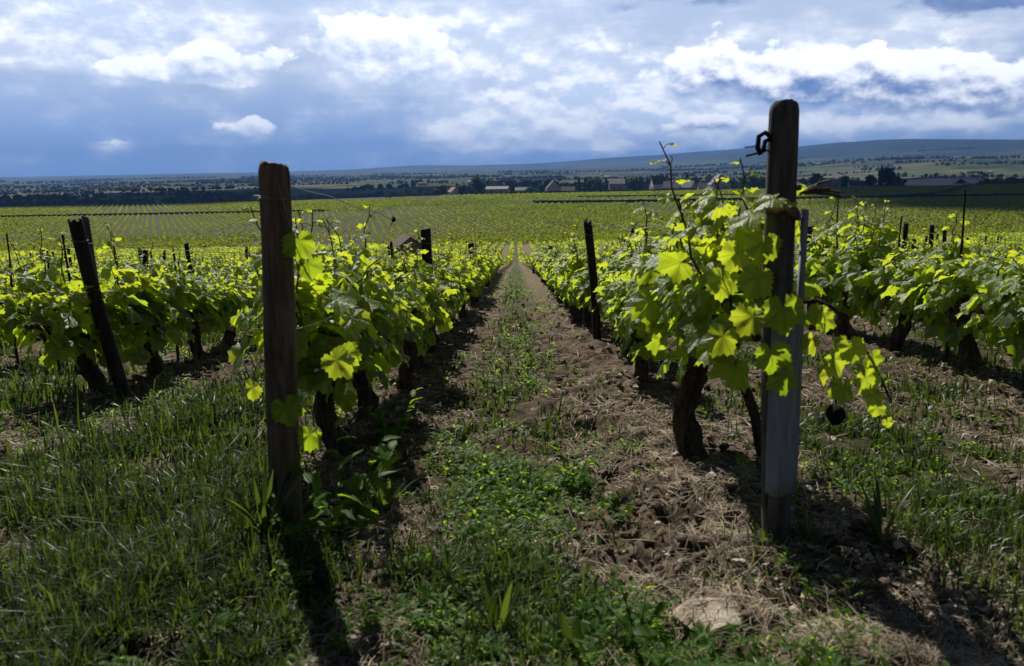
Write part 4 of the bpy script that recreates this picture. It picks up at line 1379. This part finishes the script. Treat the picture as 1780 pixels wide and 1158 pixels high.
HOUSES = [  # picture x, distance, w, l, h, roof h, rot, wall, roof, label
    (787, 738, 10, 9, 4.2, 4.2, .5, 'white', 'tan', 'small white house with a tan gable roof beside garden trees'),
    (862, 716, 11, 20, 4.6, 2.2, 1.35, 'tan', 'pale', 'long low tan building with a pale grey roof at the field edge'),
    (905, 728, 10, 13, 3.8, 2.4, 1.5, 'tan', 'grey', 'low grey-roofed shed right of the long tan building'),
    (957, 742, 13, 12, 5.5, 7, .1, 'pale', 'brown', 'pale gabled house behind the field edge wall'),
    (982, 752, 10, 13, 4, 3.5, 1.5, 'grey', 'brown', 'long brown-roofed house right of the pale gabled one'),
    (1066, 745, 10, 14, 9.0, 3.5, 1.5, 'grey', 'grey', 'tall grey block of a house between dark trees'),
    (1139, 730, 11, 15, 7.0, 7.0, -1.42, 'white', 'slate', 'house with a bright white gable and a dark slate roof'),
    (1160, 722, 11, 14, 3.2, 5.5, 1.25, 'tan', 'grey', 'broad grey-roofed barn in front of the white-gabled house'),
    (1186, 742, 12, 14, 4.5, 5.5, .9, 'grey', 'grey', 'grey hipped house right of the barn'),
    (1241, 733, 18, 12, 5.8, 9.0, .05, 'pale', 'grey', 'big pale grey gabled house left of the dark hedge'),
    (1216, 748, 10, 12, 4.5, 4.0, 1.4, 'pale', 'slate', 'low pale house just left of the big grey gable'),
    (1116, 850, 8, 8, 9, 5.0, .3, 'grey', 'slate', 'far bluish house above the white-gabled one'),
    (874, 930, 9, 14, 5, 4, 1.2, 'pale', 'grey', 'pale house in the village behind the long tan building, nearest the tall trees'),
    (893, 960, 9, 14, 5, 4, .6, 'grey', 'tan', 'tan-roofed village house behind the low shed'),
    (912, 900, 10, 12, 5, 4, 1.0, 'white', 'slate', 'white village house above the low shed'),
    (930, 985, 9, 12, 5, 4, .2, 'pale', 'brown', 'brown-roofed village house left of the pale gabled one'),
    (704, 1080, 10, 11, 5, 4, .4, 'white', 'grey', 'lone white house in the fields beyond the village'),
    (745, 900, 9, 16, 4, 3, 1.3, 'grey', 'grey', 'grey house partly hidden by garden trees left of the small white house'),
    (1432, 712, 9, 14, 4, 3.5, 1.5, 'grey', 'grey', 'long grey house right of the tall grey post'),
    (1478, 740, 9, 16, 4, 3.0, 1.4, 'pale', 'slate', 'low house beside the tall dark conifer'),
    (50, 1250, 10, 14, 5, 3, .9, 'white', 'grey', 'white farmhouse far off at the left edge of the plain'),
    (165, 1180, 10, 22, 5, 3, 1.2, 'tan', 'tan', 'tan farm building far off in the left plain'),
    (205, 1190, 12, 26, 4, 2, 1.5, 'white', 'pale', 'long white barn far off in the left plain'),
    (282, 1230, 9, 13, 5, 3, .4, 'white', 'brown', 'brown-roofed white farmhouse right of the long white barn'),
    (306, 1200, 9, 16, 5, 3, 1.3, 'pale', 'tan', 'pale farmhouse left of the dark wood'),
    (1062, 2600, 14, 40, 8, 3, 1.5, 'white', 'pale', 'bright white shed alone far out on the plain')]
hr = random.Random(4)
for k in range(30):
    side = 'left' if k % 3 == 0 else 'middle' if k % 3 == 1 else 'right'
    px = hr.uniform(20, 420) if side == 'left' else hr.uniform(560, 1100) if side == 'middle' else hr.uniform(1150, 1760)
    HOUSES.append((px, hr.uniform(1900, 4300), hr.uniform(9, 16), hr.uniform(12, 40), hr.uniform(5, 8), 3.5, hr.uniform(.2, 1.5), hr.choice(['white', 'white', 'pale', 'tan']), hr.choice(['pale', 'tan', 'grey']), f'tiny pale building far out on the {side} of the plain'))
for px, D, w, l, h, rh, rz, wm, rm, lab in HOUSES:
    o = gable('house', pxX(px, D), D, w, l, h, rh, rz, WALLS[wm], ROOFS[rm])
    tag(o, lab, 'house', 'houses of the village and plain' if 'tiny' not in lab else lab.replace('tiny pale building', 'tiny buildings'))


def wall_line(pts, h, t_, label, name='stone_wall', m=None):
    mb = MB()
    g = np.random.default_rng(len(label))
    pts = np.array(pts, float)
    q = np.linspace(0, len(pts) - 1, 90)
    x = np.interp(q, np.arange(len(pts)), pts[:, 0]); y = np.interp(q, np.arange(len(pts)), pts[:, 1])
    z = gz(x, y)
    hh = h * (1 + g.normal(0, .06, 90))
    V = np.stack([np.stack([x, y - t_ / 2, z - .4], 1), np.stack([x, y - t_ / 2, z + hh], 1), np.stack([x, y + t_ / 2, z + hh], 1), np.stack([x, y + t_ / 2, z - .4], 1)], 1)
    i = np.arange(89)[:, None] * 4
    F_ = np.concatenate([i + np.array([[a, a + 4, (a + 1) % 4 + 4, (a + 1) % 4]]) for a in range(4)])
    mb.add(V.reshape(-1, 3), F_)
    o = mb.build(name, m or M['wall'], smooth=False)
    tag(o, label, 'wall', 'dark walls between the vineyards')


wall_line([(10, 470), (25, 462), (48, 452), (70, 449), (130, 448), (200, 440), (290, 436)], 1.5, .5, 'dark dry-stone wall across the middle of the far vineyards')
wall_line([(42, 560), (60, 556), (110, 545), (150, 538)], 1.2, .5, 'short dark wall behind the main one, nearer the village')
wall_line([(200, 438.8), (240, 470), (300, 560), (400, 720)], 1.7, .5, 'dark wall running up to the right edge below the pond')
wall_line([(-20, 712), (30, 716), (90, 718), (160, 719)], 1.6, .6, 'low dark wall along the village edge of the fields')
wall_line([(-330, 404.5), (-250, 405), (-170, 404), (-95, 404)], 1.0, .5, 'long dark low wall across the left fields')
M['hedge'] = leaf_material('hedge_leaf', (.02, .035, .012), (.05, .075, .025), (.05, .09, .015), (.12, .17, .03), .7, .15, .35, veins=False)


def crown_mesh(seed, n, shape, clump=.13):
    """crown of unit height made of many leaf clumps: uneven, with gaps"""
    g = np.random.default_rng(seed)
    lobes = []
    if shape == 'conifer':
        for k in range(26):
            t_ = g.uniform(0, 1); r_ = .24 * (1 - t_) + .02
            a = g.uniform(0, 6.3); lobes.append((cos(a) * r_ * .6, sin(a) * r_ * .6, .08 + .9 * t_, .10 * (1.15 - t_)))
    else:
        for k in range(16):
            a = g.uniform(0, 6.3); r_ = g.uniform(0, .36 if shape == 'round' else .62); t_ = g.uniform(.25, .82 if shape == 'round' else .7)
            lobes.append((cos(a) * r_, sin(a) * r_, t_, g.uniform(.12, .22)))
    L = np.array(lobes)
    ch = g.integers(0, len(L), n)
    d = norm(g.normal(0, 1, (n, 3)))
    P = L[ch, :3] + d * L[ch, 3:4] * g.uniform(.6, 1.08, n)[:, None]
    th = norm(g.normal(0, 1, (n, 3))); N = norm(d + g.normal(0, .5, (n, 3)))
    th = norm(th - N * (th * N).sum(1, keepdims=True)); b = np.cross(N, th)
    s = clump * g.uniform(.5, 1.1, n)[:, None] * .5
    V = np.stack([P - th * s - b * s * .7, P + th * s - b * s, P + th * s * .8 + b * s, P - th * s * .9 + b * s * .8], 1)
    a = np.zeros((n, 4, 3)); a[:, :, :2] = .5; a[:, :, 2] = np.clip(.45 + g.normal(0, .3, n), 0, 1)[:, None]
    mb = MB(); mb.add(V.reshape(-1, 3), np.arange(n * 4).reshape(-1, 4), a.reshape(-1, 3))
    return mb


def make_tree(seed, shape):
    root = empty('tree', (0, 0, 0))
    crown_mesh(seed, 620 if shape != 'bush' else 420, shape).build('crown', M['hedge'], root, attr=True, smooth=False)
    g = np.random.default_rng(seed + 1)
    tb = MB(); tb.tube([(0, 0, -.05), (.01, 0, .2), (.0, .01, .5), (.01, 0, .75)], [.035, .028, .018, .006], 7, .1)
    for k in range(5):
        a = g.uniform(0, 6.3); z0 = g.uniform(.25, .5)
        tb.tube([(0, 0, z0), (cos(a) * .12, sin(a) * .12, z0 + .12), (cos(a) * .24, sin(a) * .24, z0 + .2)], [.014, .009, .004], 5)
    tb.build('trunk', M['trunk'], root)
    return root


TREES = {s: [make_tree(300 + 10 * i + j, s) for j in range(2)] for i, s in enumerate(('round', 'conifer', 'bush'))}
tree_used = set()
TL = [  # picture x, distance, height, shape, label
    (850, 775, 16, 'round', 'dark tree rising behind the roof of the long tan building'), (884, 790, 17, 'round', 'dark tree behind the low grey-roofed shed'), (970, 790, 15, 'round', 'dark tree behind the gap between the gabled house and the brown roof'), (1128, 790, 15, 'round', 'dark tree directly behind the white gable'), (1150, 795, 17, 'conifer', 'dark conifer behind the roof of the white-gabled house'), (1228, 775, 15, 'round', 'dark tree behind the big grey gable'), (828, 722, 17, 'round', 'tall round tree left of the long tan building'), (840, 726, 10, 'round', 'small tree tucked against the long tan building'),
    (803, 735, 11, 'round', 'tree right of the small white house'), (768, 742, 12, 'round', 'dark tree left of the small white house'), (757, 735, 9, 'bush', 'bush left of the dark tree by the white house'),
    (738, 715, 6, 'bush', 'rightmost bush of the low hedge line on the crest'), (720, 690, 5, 'bush', 'middle bush of the low hedge line on the crest'), (697, 668, 5, 'bush', 'second bush of the low hedge line on the crest'), (676, 640, 4.5, 'bush', 'leftmost bush of the low hedge line on the crest'),
    (915, 722, 7, 'bush', 'yellowish bush beside the low grey-roofed shed'), (928, 724, 6, 'bush', 'yellowish bush on the field edge right of the shed'),
    (945, 850, 16, 'round', 'tree behind the pale gabled house'), (924, 840, 17, 'conifer', 'pointed dark conifer in the village'), (1002, 790, 18, 'conifer', 'leftmost conifer of the dark group by the tall grey house'),
    (1012, 780, 17, 'conifer', 'second conifer of the dark group by the tall grey house'), (1022, 790, 20, 'round', 'tallest tree of the dark group by the tall grey house'), (1036, 780, 19, 'round', 'broad dark tree in the group by the tall grey house'), (1048, 775, 16, 'conifer', 'conifer touching the left of the tall grey house'),
    (1062, 752, 7, 'bush', 'hedge bush in front of the tall grey house'), (1078, 752, 8, 'bush', 'hedge bush at the right corner of the tall grey house'), (1094, 790, 19, 'round', 'dark tree between the grey and white houses'), (1106, 800, 18, 'conifer', 'conifer left of the white gable'),
    (1168, 800, 16, 'round', 'light green tree above the barn roof'), (1185, 800, 20, 'conifer', 'dark conifer above the grey hipped house'), (1197, 790, 18, 'round', 'dark tree right of the grey hipped house'), (1206, 760, 9, 'bush', 'dark bush before the low pale house'),
    (1262, 745, 12, 'round', 'dark tree at the right wall of the big grey gable'), (1280, 745, 15, 'round', 'second dark tree right of the big grey gable'), (1300, 745, 16, 'round', 'broad dark tree in the mass left of the tall grey post'), (1318, 745, 14, 'round', 'dark tree just left of the tall grey post'), (1335, 745, 13, 'round', 'dark tree right behind the tall grey post'), (1269, 722, 7, 'conifer', 'small cone-shaped tree before the dark mass'),
    (1405, 720, 14, 'round', 'dark tree just right of the tall grey post'), (1455, 735, 13, 'round', 'dark tree between the long grey house and the conifer'), (1517, 715, 17, 'conifer', 'tall black conifer standing left of the pond'), (1528, 722, 18, 'round', 'dark tree at the foot of the tall conifer'), (1545, 735, 12, 'bush', 'bush at the left end of the pond'), (1500, 725, 12, 'round', 'tree left of the tall conifer'),
    (1575, 1000, 15, 'round', 'dark tree behind the pond, leftmost of three'), (1612, 1000, 17, 'round', 'dark tree behind the pond, middle of three'), (1640, 1000, 16, 'round', 'dark tree behind the pond, rightmost of three'), (1700, 1050, 20, 'round', 'big dark tree in the far right meadow'), (1740, 1100, 17, 'round', 'dark tree near the right edge of the far meadow')]
for px, D, h, shp, lab in TL:
    j = int(rng.integers(0, 2))
    x = pxX(px, D)
    loc = (x, D, float(gz(x, D)) - .3)
    sc = (h * rng.uniform(.95, 1.25) * (.75 if shp == 'conifer' else 1), h, h)
    if (shp, j) not in tree_used:
        o = TREES[shp][j]; tree_used.add((shp, j)); o.location = loc; o.scale = sc; o.rotation_euler = (0, 0, rng.uniform(0, 6))
    else:
        o = dup(TREES[shp][j], loc, rng.uniform(0, 6), sc)
    tag(o, lab, 'tree', 'trees round the village')
for s in TREES:
    for j in range(2):
        if (s, j) not in tree_used:
            for ch in list(TREES[s][j].children): bpy.data.objects.remove(ch)
            bpy.data.objects.remove(TREES[s][j])

# pond with a pale rim, right of the village
def pond():
    cx, cy = pxX(1615, 890), 890.0
    zc = -27.7
    m, t = mat('pond_water')
    tc = t.n('ShaderNodeTexCoord')
    n = t.noise(tc.outputs['Object'], .25, 4, .6)
    b = t.n('ShaderNodeBump', {'Height': n, 'Strength': .3, 'Distance': .3})
    p = t.n('ShaderNodeBsdfPrincipled', {'Base Color': (.13, .155, .20), 'Roughness': .6, 'Specular IOR Level': .2, 'Normal': b.outputs[0]})
    out(t, p.outputs[0])
    th = np.linspace(0, 2 * pi, 64, endpoint=False)
    rx, ry = 46, 135
    mb = MB()
    ring = np.stack([cx * (1 + ry * np.sin(th) / cy) + rx * np.cos(th) * (1 + .05 * np.sin(3 * th)), cy + ry * np.sin(th), np.full(64, zc)], 1)
    mb.add(np.vstack([ring, [(cx, cy, zc)]]), [(k, (k + 1) % 64, 64) for k in range(64)])
    mb.build('pond_water', m)['kind'] = 'structure'
    mb = MB()
    prof_ = [(0, -.2), (.0, 1.4), (2.2, 1.4), (9, -22)]
    V = []
    for o_, h_ in prof_: V.append(np.stack([cx * (1 + ry * np.sin(th) / cy) + (rx + o_) * np.cos(th) * (1 + .05 * np.sin(3 * th)), cy + (ry + o_) * np.sin(th), zc + np.where(h_ > 0, h_ * (.12 + .5 * (1 + np.sin(th))), h_)], 1))
    i = np.arange(3)[:, None] * 64; j = np.arange(64)[None]; k = (j + 1) % 64
    mb.add(np.concatenate(V), np.stack([i + j, i + k, i + 64 + k, i + 64 + j], -1).reshape(-1, 4))
    mb.build('pond_bank', WALLS['grey'])['kind'] = 'structure'


pond()


# far woods, hedgerows and scattered trees of the plain
def far_woods():
    g = np.random.default_rng(91)
    temps = [lump(1, 40 + i, .28, (1, 1, .85)) for i in range(6)]
    X, Y, H = [], [], []
    for k in range(330):
        D = 820 + 5600 * g.uniform(0, 1) ** 1.7
        x0 = g.uniform(-.72, .72) * D
        if D < 1150 and x0 < -150: D = 1180 + (D - 820)
        L = g.uniform(40, 260) * (D / 1500) ** .7
        n = int(L / (7 + D / 500)) + 2
        u = np.linspace(-.5, .5, n)
        rot = g.normal(0, .35)
        wd = g.uniform(2, 26) * (1 if g.uniform() < .6 else 2.5)
        X.append(x0 + L * u * cos(rot) + g.normal(0, 4, n)); Y.append(D + L * u * sin(rot) + g.normal(0, 1, n) * wd); H.append(g.uniform(3, 9) * g.uniform(.6, 1.2, n) * (1 + D / 9000))
    for cx, cy, rx, ry, n, h in ((pxX(420, 830), 830, 40, 40, 150, 10), (pxX(300, 1350), 1350, 330, 90, 110, 9), (pxX(60, 1400), 1400, 260, 110, 110, 9), (pxX(860, 1250), 1250, 130, 60, 240, 12), (pxX(980, 1000), 1000, 70, 40, 90, 10), (pxX(800, 1050), 1050, 55, 40, 90, 12)):
        X.append(cx + g.normal(0, rx * .5, n)); Y.append(cy + g.normal(0, ry * .5, n)); H.append(h * g.uniform(.6, 1.15, n))
    x = np.concatenate(X); y = np.concatenate(Y); h = np.concatenate(H)
    m = len(x)
    ch = g.integers(0, 6, m)
    z = gz(x, y)
    mb = MB()
    for q, (tv, tf) in enumerate(temps):
        ix = np.where(ch == q)[0]
        th = g.uniform(0, 6.3, len(ix)); cs, sn = np.cos(th)[:, None], np.sin(th)[:, None]
        R = np.stack([tv[None, :, 0] * cs - tv[None, :, 1] * sn, tv[None, :, 0] * sn + tv[None, :, 1] * cs, np.broadcast_to(tv[None, :, 2], (len(ix), len(tv)))], -1)
        c = np.stack([x[ix], y[ix], z[ix] + h[ix] * .55], 1)
        V = c[:, None] + R * np.stack([h[ix] * .8, h[ix] * .8, h[ix] * .75], 1)[:, None]
        mb.add(V.reshape(-1, 3), (tf[None] + (np.arange(len(ix)) * len(tv))[:, None, None]).reshape(-1, 3))
    mt = simple('far_foliage', (.018, .03, .012), (.05, .075, .025), .25, .9, 1.0, dist=1.0)
    o = mb.build('woods', mt, smooth=False)
    tag(o, 'dark woods and hedgerows scattered over the far plain', 'woods', kind='stuff')


far_woods()


# ------------------------------------------------------------------ unseen cloud slab high above, added and shaped to shade the plain
def shade_cloud():
    H = 3800.0
    off = np.array([sun_dir.x, sun_dir.y]) / sun_dir.z * H
    xs_ = np.concatenate([np.linspace(-9000, -700, 40), np.arange(-660, 900, 26), np.linspace(930, 10000, 44)])
    ys_ = np.concatenate([np.arange(300, 1000, 20), np.linspace(1030, 7200, 90)])
    nx, ny = len(xs_), len(ys_)
    X, Y = np.meshgrid(xs_, ys_)
    wob = (fbm(X / 200, Y / 200, 3, 2) - .5)
    d1 = smooth(-40, 40, Y - 800 - wob * 60)
    d2 = smooth(-12, 12, X - 62 - .19 * Y - wob * 60) * smooth(-30, 30, Y - 300)
    d3 = smooth(-12, 12, -X - 15 - .27 * Y - wob * 60) * smooth(-30, 30, Y - 590)
    d = np.maximum(np.maximum(d1, d2), d3) * (1 - smooth(2900, 3700, Y + 900 + 2200 * (fbm(X / 800, Y / 800, 3, 16) - .5)))
    holes = smooth(.60, .66, fbm(X / 1500, Y / 1100, 3, 6)) * smooth(2600, 3500, Y)
    d = np.where(holes > .5, 0, d)
    th = 45 * d * (.4 + fbm(X / 900, Y / 900, 4, 8))
    inside = d > .5
    cell = inside[:-1, :-1] & inside[1:, :-1] & inside[:-1, 1:] & inside[1:, 1:]
    ii = (np.arange(ny - 1)[:, None] * nx + np.arange(nx - 1)[None, :])[cell]
    xs, ys = X.ravel() + off[0], Y.ravel() + off[1]
    top = np.stack([xs, ys, H + th.ravel()], 1); bot = np.stack([xs, ys, H - .25 * th.ravel()], 1)
    n = nx * ny
    mb = MB()
    mb.add(np.vstack([top, bot]), np.concatenate([np.stack([ii, ii + 1, ii + nx + 1, ii + nx], 1), np.stack([ii + n, ii + nx + n, ii + nx + 1 + n, ii + 1 + n], 1)]))
    o = mb.build('clouds', simple('shade_cloud', (.45, .47, .52), (.7, .72, .76), .002, 1, 0, spec=0))
    tag(o, 'cloud slab out of view, added to shade the plain', 'cloud', kind='stuff')


shade_cloud()

# ------------------------------------------------------------------ haze: one closed box of even air
def haze():
    mb = MB()
    lo, hi = -110.0, 370.0
    mb.box((0, 6800, (lo + hi) / 2), (27000, 14600, hi - lo))
    m, t = mat('haze')
    p = t.n('ShaderNodeVolumePrincipled', {'Color': (.20, .43, .95), 'Density': HAZE, 'Anisotropy': .2})
    out(t, None, p.outputs[0])
    o = mb.build('haze', m, smooth=False)
    o['kind'] = 'stuff'


HAZE = 0.85e-4
haze()
